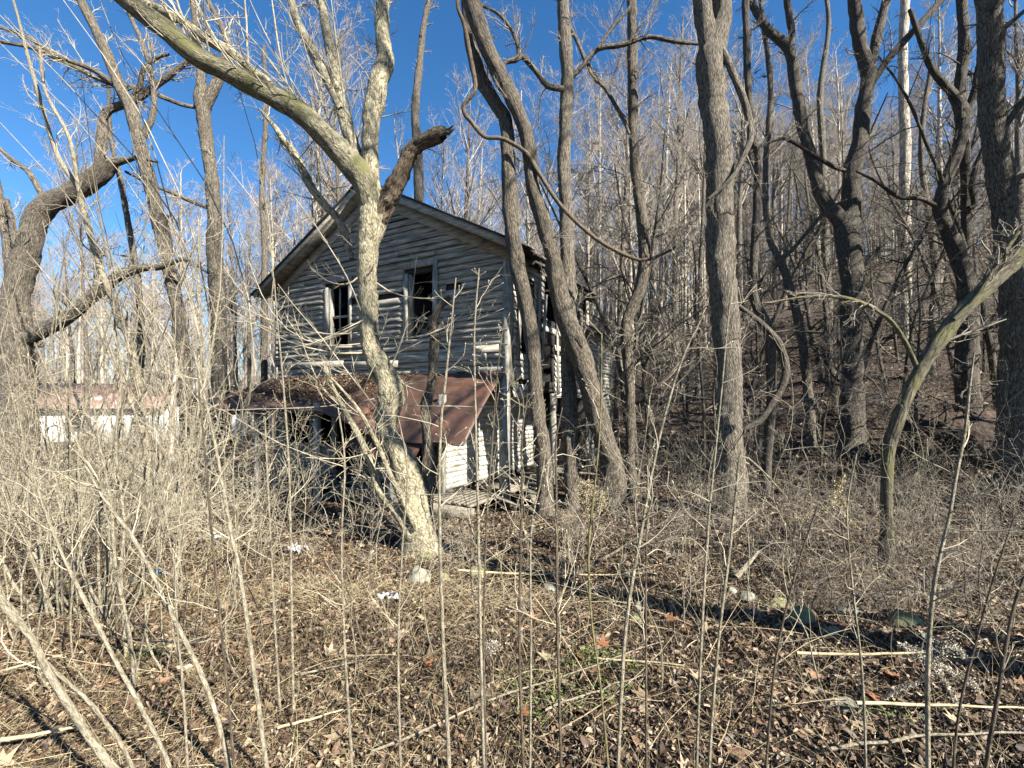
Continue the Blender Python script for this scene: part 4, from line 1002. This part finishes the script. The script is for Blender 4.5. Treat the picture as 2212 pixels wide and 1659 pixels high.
# thin saplings
def sap_template(h, m, nt, lean=.05):
    root = empty('thin_sapling'); K = 12; z = np.linspace(-.08, h, K); w = np.cumsum(rng.normal(0, .018, (K, 2)), 0) * h + np.linspace(0, 1, K)[:, None] ** 1.5 * rng.normal(0, lean, 2) * h
    P = np.stack([w[:, 0] - w[0, 0], w[:, 1] - w[0, 1], z], 1)[None]; rr = np.linspace(.0050, .0016, K)[None] * (h / 2) ** .6
    C = catmull(P[0], .06); r2 = np.interp(C[:, 2], P[0, :, 2], rr[0])
    T = Tubes(); T.add(C, r2, 6, .08); T.build('stem', m, root)
    Kk = Tubes(); b, br, bl = spawn(P, rr, np.array([h]), nt, .2, 54, 6, .07, .12, .5, .3, rmin=.0012); Kk.add(b, np.maximum(br, .0010), 4)
    c, cr, cl = spawn(b, br, bl, 3, .5, 50, 4, .04, .12, .8, .3); Kk.add(c, np.maximum(cr, .0009), 3)
    Kk.add(np.stack([c[:, -1], c[:, -1] + (c[:, -1] - c[:, -2]) * .2, c[:, -1] + (c[:, -1] - c[:, -2]) * .4], 1), np.tile([.0015, .0034, .001], (len(c), 1)), 4)
    Kk.build('twigs', M['twig_pale'], root); return root
ST = lambda: [sap_template(1.7, M['stem'], 8), sap_template(2.2, M['stem'], 10), sap_template(1.3, M['cane'], 6), sap_template(2.7, M['stem'], 12), sap_template(1.9, M['cane'], 9)]
scatter(ST(), 85, reg(-1.15, -.45, 2.6, 7.5, 1.3), 'thin sapling of the left thicket', 'thin saplings in the left thicket', 'sapling', (.7, 1.15), .12)
scatter(ST(), 34, reg(-.42, .45, 2.4, 5.0), 'thin sapling before the house', 'thin saplings before the house', 'sapling', (.45, .85), .25)
scatter(ST(), 60, reg(.4, 1.15, 2.3, 8), 'thin sapling of the shaded right side', 'thin saplings on the right side', 'sapling', (.5, 1.0), .18)

# ---------------------------------------------------------------- stones
def stone(x, y, w, h, label, m='stone', dd=None):
    d = dd or G(y, x); p = px(x, y, d); s = w / F * d / 2; hz = h / F * d
    u, v = np.meshgrid(np.linspace(0, 2 * math.pi, 22, endpoint=False), np.linspace(.12, math.pi - .12, 12)); ph = rng.uniform(0, 6, 4)
    n = 1 + .13 * np.sin(2 * u + ph[0]) * np.sin(v * 2 + ph[1]) + .08 * np.sin(3 * u + ph[2] + v) + rng.normal(0, .015, u.shape)
    P = np.stack([np.cos(u) * np.sin(v) * s * n, np.sin(u) * np.sin(v) * s * .75 * n, np.cos(v) * hz * .75 * n], -1).reshape(-1, 3)
    k = np.arange(22 * 12).reshape(12, 22); j = np.roll(k, -1, 1); q = np.stack([k[:-1], k[1:], j[1:], j[:-1]], -1).reshape(-1, 4)
    o = link('stone', mesh_np('stone', P, [q, k[:1, ::1], k[-1:, ::-1]], True), M[m]); o.location = (p[0], p[1], gz(p[0], p[1]) + hz * .18); o.rotation_euler = (rng.normal(0, .1), rng.normal(0, .15), rng.uniform(-.5, .5)); tag(o, label, 'stone')
stone(905, 1258, 54, 34, 'round grey lichened stone below the foot of the pale tree')
stone(893, 1193, 50, 14, 'flat tan stone by the foot of the broken slim trunk')
stone(920, 1208, 40, 14, 'yellowish stone right of the flat tan one', 'mossy_stone')
stone(957, 1258, 24, 22, 'small mossy stone right of the round grey one', 'mossy_stone')
stone(1028, 1242, 50, 18, 'mossy green low stone left of the fallen straw stalk', 'mossy_stone')
stone(1190, 1275, 44, 16, 'grey green stone sunk in leaves under the fallen straw stalk')
stone(1378, 1318, 24, 20, 'small pale stone, upper of a close pair before the slender tree')
stone(1372, 1345, 30, 18, 'small darker stone, lower of a close pair before the slender tree', 'mossy_stone')
stone(1680, 1322, 62, 32, 'large smooth greenish boulder at the start of the stone row', 'mossy_stone')
stone(1732, 1348, 50, 40, 'upright mossy boulder beside the large smooth one', 'mossy_stone')
stone(1838, 1330, 60, 16, 'low shaded grey stone midway along the stone row')
stone(1800, 1372, 46, 18, 'small half-buried stone below the stone row')
stone(1955, 1352, 64, 30, 'pointed mossy stone right of the leaning mossy trunk', 'mossy_stone')
stone(1610, 1292, 40, 14, 'flat stone just left of the large smooth boulder')
stone(1580, 1280, 22, 12, 'smallest stone at the left end of the stone row')
stone(2000, 1385, 50, 16, 'dark low stone below the pointed mossy one')
stone(1838, 1538, 110, 14, 'flat weathered slab lying in the grass at the lower right')
stone(865, 1178, 30, 9, 'small flat stone left of the pale tree foot')

# ---------------------------------------------------------------- fallen wood
def lying(label, x0, y0, x1, y1, w, m='stem', name='fallen_branch', cat='branch', lift=.02, bend=.03, lift2=None, twigs=0):
    a, b = px(x0, y0, G(y0, x0)), px(x1, y1, G(y1, x1)); n = 14; t = np.linspace(0, 1, n)[:, None]; P = a + (b - a) * t
    P[:, :2] += np.cumsum(rng.normal(0, bend, (n, 2)), 0) * .3
    lf = np.linspace(lift, lift if lift2 is None else lift2, n)
    P[:, 2] = height(P[:, 0], P[:, 1]) + lf + .012
    if lift2: P[:, 2] = np.maximum(P[:, 2], np.linspace(P[0, 2], P[-1, 2], n))
    r = w / F * a[1] / 2 * np.linspace(1, .55, n); org = P[0].copy(); root = tag(empty(name, org), label, cat)
    T = Tubes(); C = catmull(np.column_stack([P, r]), .06); T.add(C[:, :3], C[:, 3], 8, .12); T.build('branch_wood', M[m], root, org)
    if twigs:
        K = Tubes(); b_, br, bl = spawn(P[None], r[None], np.array([1.0]), twigs, .5, 45, 6, .04, .14, .5, .3, rmin=.002); K.add(b_, br, 4); c, cr, cl = spawn(b_, br, bl, 3, .5, 42, 4, 0, .14, .7, .3); K.add(c, np.maximum(cr, .001), 3); K.build('twigs', M['twig_grey'], root, org)
lying('long straw-coloured fallen stalk lying level below the porch', 985, 1248, 1385, 1258, 5, 'straw', 'fallen_stalk', 'stalk', .08)
lying('long pale stalk fallen diagonally across the lower centre', 800, 1655, 1420, 1412, 6, 'stem', 'fallen_stalk', 'stalk', .06)
lying('short pale stalk parallel below the diagonal one', 1165, 1560, 1385, 1478, 5, 'stem', 'fallen_stalk', 'stalk', .05)
lying('straight straw stalk lying at the right behind the fluffy seed head', 1722, 1442, 2000, 1445, 7, 'straw', 'fallen_stalk', 'stalk', .08, .01)
lying('bright straw stalk running to the right edge below the seed head', 1850, 1556, 2240, 1566, 7, 'straw', 'fallen_stalk', 'stalk', .08, .01)
lying('pale bent stalk in the bottom right corner', 1790, 1655, 2230, 1610, 7, 'stem', 'fallen_stalk', 'stalk', .06, .02)
lying('straw stalk in the bottom left corner', 0, 1650, 185, 1612, 9, 'straw', 'fallen_stalk', 'stalk', .1, .01)
lying('pale stalk at the left edge halfway up the grass', 0, 1492, 140, 1448, 5, 'straw', 'fallen_stalk', 'stalk', .1, .01)
lying('thin stalk lying below the left slanting stems', 640, 1480, 810, 1440, 5, 'stem', 'fallen_stalk', 'stalk', .05, .01)
lying('pair-like straw stalk near the bottom left of centre', 600, 1600, 735, 1560, 6, 'straw', 'fallen_stalk', 'stalk', .05, .01)
lying('thin straw stalk across the green plants', 1290, 1440, 1475, 1460, 5, 'straw', 'fallen_stalk', 'stalk', .04, .01)
lying('fallen grey log with bark peeling on the leaves left of the pale tree', 330, 1135, 480, 1120, 12, 'grey_bark', 'fallen_log', 'log', .05)
lying('thick broken branch propped up against the foot of the pale tree', 885, 1185, 770, 1140, 18, 'brown_bark', 'fallen_branch', 'branch', .05, .02, .55)
lying('long dead branch slanting up before the dark trunks', 1245, 1262, 1520, 1150, 8, 'brown_bark', 'fallen_branch', 'branch', .1, .03, .45, 6)
lying('short pale log end lying by the stone row', 1590, 1262, 1640, 1240, 12, 'stem', 'fallen_branch', 'branch', .06, .01, .25)
lying('dark branch fallen beneath the straw stalk before the porch', 1140, 1245, 1330, 1320, 9, 'dark_bark', 'fallen_branch', 'branch', .05, .03, None, 8)
lying('dead twiggy branch lying at the lower left', 170, 1385, 420, 1480, 7, 'grey_bark', 'fallen_branch', 'branch', .05, .04, .2, 8)
lying('grey branch lying across the shaded right ground', 1640, 1180, 1900, 1195, 8, 'grey_bark', 'fallen_branch', 'branch', .05, .04, None, 8)
lying('fallen limb lying in the leaves right of the crooked tree', 1720, 1075, 1990, 1060, 9, 'grey_bark', 'fallen_branch', 'branch', .05, .05, None, 10)
# added dark heap standing in for the shadowed bank at the far right
def shaded_bank_heap():
    c = px(2095, 880, 10.5); root = tag(empty('shaded_bank_heap', (c[0], c[1], gz(c[0], c[1]))), 'dark earth and limb heap standing in for the shadowed bank beyond the mossy trunk', 'heap'); org = np.array(root.location)
    u, v = np.meshgrid(np.linspace(0, 2 * math.pi, 30, endpoint=False), np.linspace(.1, math.pi - .3, 14))
    n = 1 + .18 * np.sin(3 * u + 1) * np.sin(2 * v) + .1 * np.sin(5 * u + v * 3) + rng.normal(0, .04, u.shape)
    P = np.stack([np.cos(u) * np.sin(v) * 1.5 * n, np.sin(u) * np.sin(v) * .8 * n, np.cos(v) * .75 * n + .3], -1).reshape(-1, 3)
    k = np.arange(30 * 14).reshape(14, 30); j = np.roll(k, -1, 1)
    link('earth_clod', mesh_np('earth_clod', P, [np.stack([k[:-1], k[1:], j[1:], j[:-1]], -1).reshape(-1, 4), k[:1]], True), M['soil'], root)
    n = 60; A = rng.normal(0, 1, (n, 3)) * [1.2, .6, .4] + [0, -.4, .6]; D = nrm(rng.normal(0, 1, (n, 3)) * [1, .5, .5]); t = np.linspace(0, 1, 6)[None, :, None]
    Pp = A[:, None] + D[:, None] * t * rng.uniform(.6, 2, (n, 1, 1)) + np.cumsum(rng.normal(0, .05, (n, 6, 3)), 1)
    T = Tubes(); T.add(Pp, rng.uniform(.01, .04, (n, 1)) * np.linspace(1, .4, 6)[None], 5, .1); T.build('tangled_limb', M['dark_bark'], root)
shaded_bank_heap()

# ---------------------------------------------------------------- seed heads
def plume(label, stem_tx, plumes, d, dens=150, name='dry_goldenrod', m='fluff', sz=.0026):
    C = limb(stem_tx, d, d, .05, True, 1.0); org = np.array([C[0, 0], C[0, 1], gz(C[0, 0], C[0, 1])]); root = tag(empty(name, org), label, 'dry weed')
    T = Tubes(); T.add(C[:, :3], C[:, 3], 6, .08); V = []
    for tx in plumes:
        c = limb(tx, d, d + rng.uniform(-.08, .08), .01); w = c[:, 3].copy(); c[:, 3] = np.maximum(.0012, w * .06); T.add(c[:, :3], c[:, 3], 4)
        n = int(dens * 2 * len(c) / 30); i = rng.integers(0, len(c), n)
        V.append(c[i, :3] + rng.normal(0, 1, (n, 3)) * w[i][:, None] * .55)
    T.build('stem', M['cane'], root, org)
    c = np.concatenate(V) - org; n = len(c); tt = rng.normal(0, 1, (n, 4, 3)) * sz
    Vv = (c[:, None] + tt).reshape(-1, 3); k = np.arange(n * 4).reshape(n, 4)
    F_ = np.concatenate([k[:, [0, 1, 2]], k[:, [0, 2, 3]], k[:, [0, 3, 1]]])
    link('seed_plume', mesh_np('seed_plume', Vv, [F_]), M[m], root)
plume('fluffy white seed head of a dead weed at the lower right', '2030,1655,4; 2025,1560,4; 2012,1480,4; 2005,1430,3',
      ['1942,1392,8; 1965,1400,20; 1990,1415,28; 2010,1430,26; 2040,1445,18', '2060,1390,26; 2035,1400,30; 2030,1425,30; 2020,1450,24', '2040,1440,8; 2070,1460,14; 2095,1470,14; 2110,1490,12', '2030,1450,8; 2050,1490,9; 2075,1530,10; 2090,1560,6', '2010,1460,8; 1980,1475,10; 1940,1490,8; 1910,1510,5', '2050,1400,8; 2075,1405,14; 2080,1420,8'], 2.25, 330)
plume('drooping straw-coloured goldenrod top left of the round grey stone', '860,1600,6; 820,1500,5; 780,1380,5; 760,1300,4; 740,1255,4; 700,1210,3',
      ['755,1270,8; 720,1295,8; 690,1320,16; 670,1350,10', '765,1290,8; 740,1330,16; 715,1350,16; 700,1370,8', '775,1330,14; 745,1345,20; 720,1345,14', '730,1250,6; 690,1260,8; 650,1275,6; 625,1290,4', '720,1360,8; 705,1380,8; 700,1400,6; 690,1425,8; 684,1440,8', '740,1270,6; 700,1300,7; 650,1335,6'], 3.1, 120, m='straw', sz=.003)
plume('tan dry goldenrod plume right of the dark trunks', '1290,1240,4; 1285,1180,4; 1280,1120,4; 1275,1060,3', ['1275,1120,12; 1270,1090,30; 1262,1060,30; 1255,1040,14', '1285,1110,10; 1300,1085,24; 1305,1065,14', '1270,1040,14; 1285,1070,24; 1290,1100,20'], 5.6, 260, m='straw', sz=.006)
plume('pale goldenrod plume bending among the right-hand brush', '1830,1250,4; 1825,1190,4; 1815,1120,4; 1800,1080,3', ['1825,1025,8; 1810,1055,16; 1795,1085,16; 1785,1105,8', '1800,1080,8; 1760,1110,10; 1720,1120,8; 1695,1130,5', '1810,1095,8; 1830,1120,12; 1855,1145,6', '1800,1040,6; 1815,1070,14; 1825,1095,8'], 5.2, 160, m='straw', sz=.006)
plume('small fuzzy dead flower head low on the doubled stem', '1062,1560,4; 1060,1450,3; 1058,1410,3', ['1050,1390,16; 1062,1400,26; 1072,1392,18'], 2.5, 900)

# ---------------------------------------------------------------- litter scraps
def scrap(x, y, w, h, m, label, name, cat):
    p = px(x, y, G(y, x)); s = w / F * p[1] / 2; n = 7
    u, v = np.meshgrid(np.linspace(-1, 1, n), np.linspace(-1, 1, n), indexing='ij')
    P = np.stack([u * s, v * s * h, rng.uniform(0, 1, u.shape) * s * .7], -1).reshape(-1, 3); P += rng.normal(0, s * .08, P.shape)
    k = np.arange(n * n).reshape(n, n); q = np.stack([k[:-1, :-1], k[1:, :-1], k[1:, 1:], k[:-1, 1:]], -1).reshape(-1, 4)
    Vv = np.vstack([P, P - [0, 0, .004]]); o = link(name, mesh_np(name, Vv, [q, q[:, ::-1] + n * n], True), M[m])
    o.location = (p[0], p[1], gz(p[0], p[1]) + .03); o.rotation_euler = (0, 0, rng.uniform(-.4, .4)); tag(o, label, cat)
scrap(468, 1167, 20, .6, 'paper', 'crumpled white paper scrap left of the porch on the leaves', 'paper_scrap', 'litter')
scrap(640, 1198, 46, .5, 'paper', 'pale torn plastic sheet lying before the porch', 'plastic_sheet', 'litter')
scrap(339, 1243, 16, .5, 'blue', 'small bright blue plastic scrap among the left stems', 'plastic_scrap', 'litter')
scrap(362, 1246, 12, .7, 'paper', 'tiny white scrap just right of the blue one', 'paper_scrap', 'litter')
scrap(838, 1302, 46, .2, 'paper', 'narrow white plastic strip lying below the round grey stone', 'plastic_strip', 'litter')
for x, y, lb in ((352, 1105 - 165, 'left of two orange clay pots on the cottage lawn'), (400, 1104 - 165, 'right of two orange clay pots on the cottage lawn')):
    p = px(x, y, 22); T = Tubes(); P = np.array([[0, 0, 0], [0, 0, .12], [0, 0, .24], [0, 0, .25], [0, 0, .3]]); T.add(P, np.array([.11, .14, .17, .2, .2]), 14)
    o = tag(empty('clay_pot', (p[0], p[1], gz(p[0], p[1]))), lb, 'pot'); T.build('pot_body', M['terracotta'], o)

# ---------------------------------------------------------------- leaf litter, grass, green plants
def leaves(name, X, Y, size, tint, label, zoff=.01, zf=None, steep=.6, m='leaf', parent_z=None, cat='leaf litter'):
    n = len(X); Z = (height(X, Y) if zf is None else zf) + rng.uniform(0, 1, n) * zoff
    a = rng.uniform(0, 2 * math.pi, n); ax = np.stack([np.cos(a), np.sin(a), rng.normal(0, steep, n)], 1); ax = nrm(ax)
    up = nrm(np.stack([rng.normal(0, steep, n), rng.normal(0, steep, n), np.ones(n)], 1)); sd_ = nrm(np.cross(up, ax)); up = np.cross(ax, sd_)
    c = np.stack([X, Y, Z], 1); s = size[:, None]; cu = rng.uniform(-.2, .8, n)[:, None]; wd = rng.uniform(.15, .62, n)[:, None]; tw = rng.normal(0, .25, n)[:, None]
    b = c - ax * s; t = c + ax * s + up * s * rng.uniform(-.1, .7, n)[:, None]
    l1 = c - ax * s * .35 + sd_ * s * wd + up * s * cu; l2 = c + ax * s * .45 + sd_ * s * wd * .75 + up * s * (cu + tw)
    r1 = c - ax * s * .35 - sd_ * s * wd + up * s * (cu - tw); r2 = c + ax * s * .45 - sd_ * s * wd * .75 + up * s * cu
    V = np.stack([b, l1, l2, t, r2, r1], 1).reshape(-1, 3); k = np.arange(n * 6).reshape(n, 6)
    me = mesh_np(name, V, [np.concatenate([k[:, [0, 3, 2, 1]], k[:, [0, 5, 4, 3]]])], False, attr=np.repeat(tint, 6))
    return tag(link(name, me, M[m]), label, cat, kind='stuff')
def wedge(n, y0, y1, lo=-1.3, hi=1.3, p=1.0):
    y = y0 + (y1 - y0) * rng.random(n) ** p; return rng.uniform(lo, hi, n) * y, y
X = []; Y = []; Sz = []
for n, y0, y1, s in ((62000, 1.2, 3.2, .014), (9000, 1.2, 4, .026), (60000, 3, 6.5, .022), (48000, 6, 12, .034), (36000, 11, 28, .055)):
    x, y = wedge(n, y0, y1); X.append(x); Y.append(y); Sz.append(s * rng.uniform(.5, 1.5, n))
X = np.concatenate(X); Y = np.concatenate(Y); Sz = np.concatenate(Sz)
dx, dy = X + .06, Y - 9; lx = ca * dx + sa * dy; ly = -sa * dx + ca * dy; keep = ~((lx > -7.5) & (lx < -.2) & (ly > 0) & (ly < 7.4))
X, Y, Sz = X[keep], Y[keep], Sz[keep]; tint = np.clip(rng.beta(.95, 1.15, len(X)) * .92 + .13 * (np.sin(X * 2.1 + 1.3 * np.sin(Y * 1.7)) * np.sin(Y * 2.9 + X) ) + .05, 0, .97); 
leaves('leaf_litter', X, Y, Sz, tint, 'brown dead leaves carpeting the whole ground', .035)
# big lobed leaves
def lobed(n=230):
    x, y = wedge(n, 1.5, 5); prof = np.array([1, .45, .85, .4, .7, .35, .5, .3, .5, .35, .7, .4, .85, .45]); q = len(prof); th = np.linspace(0, 2 * math.pi, q, endpoint=False)
    V = []; Fc = []; tt = []
    for i in range(n):
        s = random.uniform(.035, .08); r = random.uniform(0, 6.28); c = np.array([x[i], y[i], gz(x[i], y[i]) + .035]); tl = rng.normal(0, .25, 2); cu = random.uniform(.2, 1.0)
        P = np.stack([np.cos(th + r) * prof * s, np.sin(th + r) * prof * s, prof ** 2 * s * cu * (.4 + .3 * np.sin(th * 2 + r))], 1); P[:, 2] += P[:, 0] * tl[0] + P[:, 1] * tl[1]
        k = len(V) * (q + 1); V.append(np.vstack([[0, 0, 0], P]) + c); Fc += [[k, k + 1 + j, k + 1 + (j + 1) % q] for j in range(q)]; tt += [random.choice([1, .97, .9, .75, .6])] * (q + 1)
    tag(link('lobed_leaves', mesh_np('lobed_leaves', np.concatenate(V), [np.array(Fc)], False, attr=tt), M['leaf']), 'large curled orange brown lobed leaves scattered on the litter', 'leaves', kind='stuff')
lobed()
def blades(name, X, Y, L, Wd, rise, tint, label, m='grass', cat='grass', zoff=.02):
    n = len(X); a = rng.uniform(0, 6.28, n); D = np.stack([np.cos(a), np.sin(a), rise], 1); D = nrm(D); K = 5
    P = np.zeros((n, K, 3)); P[:, 0] = np.stack([X, Y, height(X, Y) + rng.uniform(0, 1, n) * zoff], 1); d_ = D; tr = rng.normal(0, .16, (n, 3))
    for k in range(1, K):
        d_ = nrm(d_ + tr + rng.normal(0, .08, (n, 3)) - [0, 0, .12]); P[:, k] = P[:, k - 1] + d_ * (L / (K - 1))[:, None]
    P[:, :, 2] = np.maximum(P[:, :, 2], height(P[:, :, 0], P[:, :, 1]) + .004)
    side = nrm(np.cross(D, rng.normal(0, 1, (n, 3)))); w = Wd[:, None, None] * np.linspace(1, .25, K)[None, :, None]
    A = P + side[:, None] * w; B = P - side[:, None] * w; V = np.stack([A, B], 2).reshape(-1, 3); k = np.arange(n * K * 2).reshape(n, K, 2)
    q = np.stack([k[:, :-1, 0], k[:, 1:, 0], k[:, 1:, 1], k[:, :-1, 1]], -1).reshape(-1, 4)
    tag(link(name, mesh_np(name, V, [q], False, attr=np.repeat(tint, K * 2)), M[m]), label, cat, kind='stuff')
x1, y1 = wedge(34000, 1.3, 4.5, -1.25, .1); x2, y2 = wedge(18000, 1.3, 4.5, -1.25, 1.25); x3, y3 = wedge(20000, 4, 11)
X = np.concatenate([x1, x2, x3]); Y = np.concatenate([y1, y2, y3]); n = len(X)
blades('dry_grass', X, Y, rng.uniform(.05, .2, n) * (1 + (Y > 4) * .6), rng.uniform(.0008, .0018, n) * (1 + (Y > 4)), rng.exponential(.22, n), rng.beta(2, 1.6, n), 'matted straw-coloured dry grass in the foreground')
def dead_stems(n=520):
    x, y = wedge(n, 1.6, 7.5, -1.2, 1.2); K = 7; a = rng.uniform(0, 6.28, n); L = rng.uniform(.25, 1.3, n); D = nrm(np.stack([np.cos(a), np.sin(a), rng.exponential(.25, n)], 1)); P = np.zeros((n, K, 3)); P[:, 0] = np.stack([x, y, height(x, y) + .01], 1); tr = rng.normal(0, .07, (n, 3))
    for k in range(1, K):
        D = nrm(D + tr + rng.normal(0, .05, (n, 3)) - [0, 0, .07]); P[:, k] = P[:, k - 1] + D * (L / (K - 1))[:, None]
    P[..., 2] = np.maximum(P[..., 2], height(P[..., 0], P[..., 1]) + .015)
    T = Tubes(); T.add(P, (rng.uniform(.0012, .003, n) * (.6 + y * .12))[:, None] * np.linspace(1, .5, K)[None], 4); b, br, bl = spawn(P, np.full((n, K), .0015), L, 2, .35, 45, 4, 0, .15, .7, .2); T.add(b, np.full(b.shape[:2], .001) * (.6 + .12 * np.repeat(y, 2))[:, None], 3)
    tag(T.build('dead_stems', M['straw'], None), 'tangle of fallen straw-coloured dead stems over the leaves', 'dead stems', kind='stuff')
dead_stems()
X, Y = wedge(4200, 1.5, 5.5, -1.2, 1.2); blades('dead_weeds', X, Y, rng.uniform(.1, .38, 4200), rng.uniform(.0007, .0014, 4200), rng.uniform(.6, 3, 4200), rng.beta(2.5, 1.4, 4200), 'thin upright dead weed stalks standing in the litter', cat='weeds')
X, Y = wedge(2600, 1.4, 9); blades('small_sticks', X, Y, rng.uniform(.1, .5, 2600), rng.uniform(.0015, .004, 2600), rng.exponential(.1, 2600), rng.beta(1.2, 1.6, 2600), 'small broken sticks strewn over the leaves', cat='sticks', zoff=.04)
def green():
    cs = [(1165, 1480), (1200, 1470), (1235, 1445), (1262, 1430), (1280, 1455), (1300, 1480), (1340, 1500), (1255, 1505), (1175, 1525), (1225, 1540), (1095, 1490), (1320, 1430), (1150, 1560), (1360, 1455), (1925, 1560), (1260, 1410), (1290, 1420), (1210, 1500), (1310, 1520)]
    X = []; Y = []
    for x, y in cs:
        p = px(x, y, G(y, x)); k = rng.integers(25, 60); X.append(p[0] + rng.normal(0, .055, k)); Y.append(p[1] + rng.normal(0, .055, k))
    X = np.concatenate(X); Y = np.concatenate(Y)
    leaves('green_plants', X, Y, rng.uniform(.006, .013, len(X)), rng.random(len(X)), 'low bright green weeds growing through the leaf litter', .05, height(X, Y) + .02, .4, 'green', cat='weeds')
    X = []; Y = []
    p = px(315, 1425, G(1425, 315)); X = p[0] + rng.normal(0, .06, 160); Y = p[1] + rng.normal(0, .05, 160)
    blades('green_grass', X, Y, rng.uniform(.08, .18, 160), rng.uniform(.0012, .002, 160), rng.uniform(.6, 1.6, 160), rng.random(160) * .6, 'green grass tuft between the left slanting stems', 'green')
green()
# leaves heaped on the porch roof
n = 5200; s0 = np.clip(rng.normal(4.9, 1.3, n), 2.3, 7.2); k0 = np.clip(rng.beta(1.6, 2.2, n) * 1.9, .02, 1.95)
zr = 2.75 - .38 * k0 - (1 - sm(1.2, 3.3, s0)) * .36 * k0 ** 1.6 - .1
Xr = -.06 + ca * (-s0) - sa * (-k0); Yr = 9 + sa * (-s0) + ca * (-k0)
leaves('roof_leaves', Xr, Yr, rng.uniform(.02, .045, n), np.clip(rng.beta(2.6, 1.8, n), 0, .95), 'drift of pale brown leaves heaped on the rusty porch roof', .06, zr + .03)
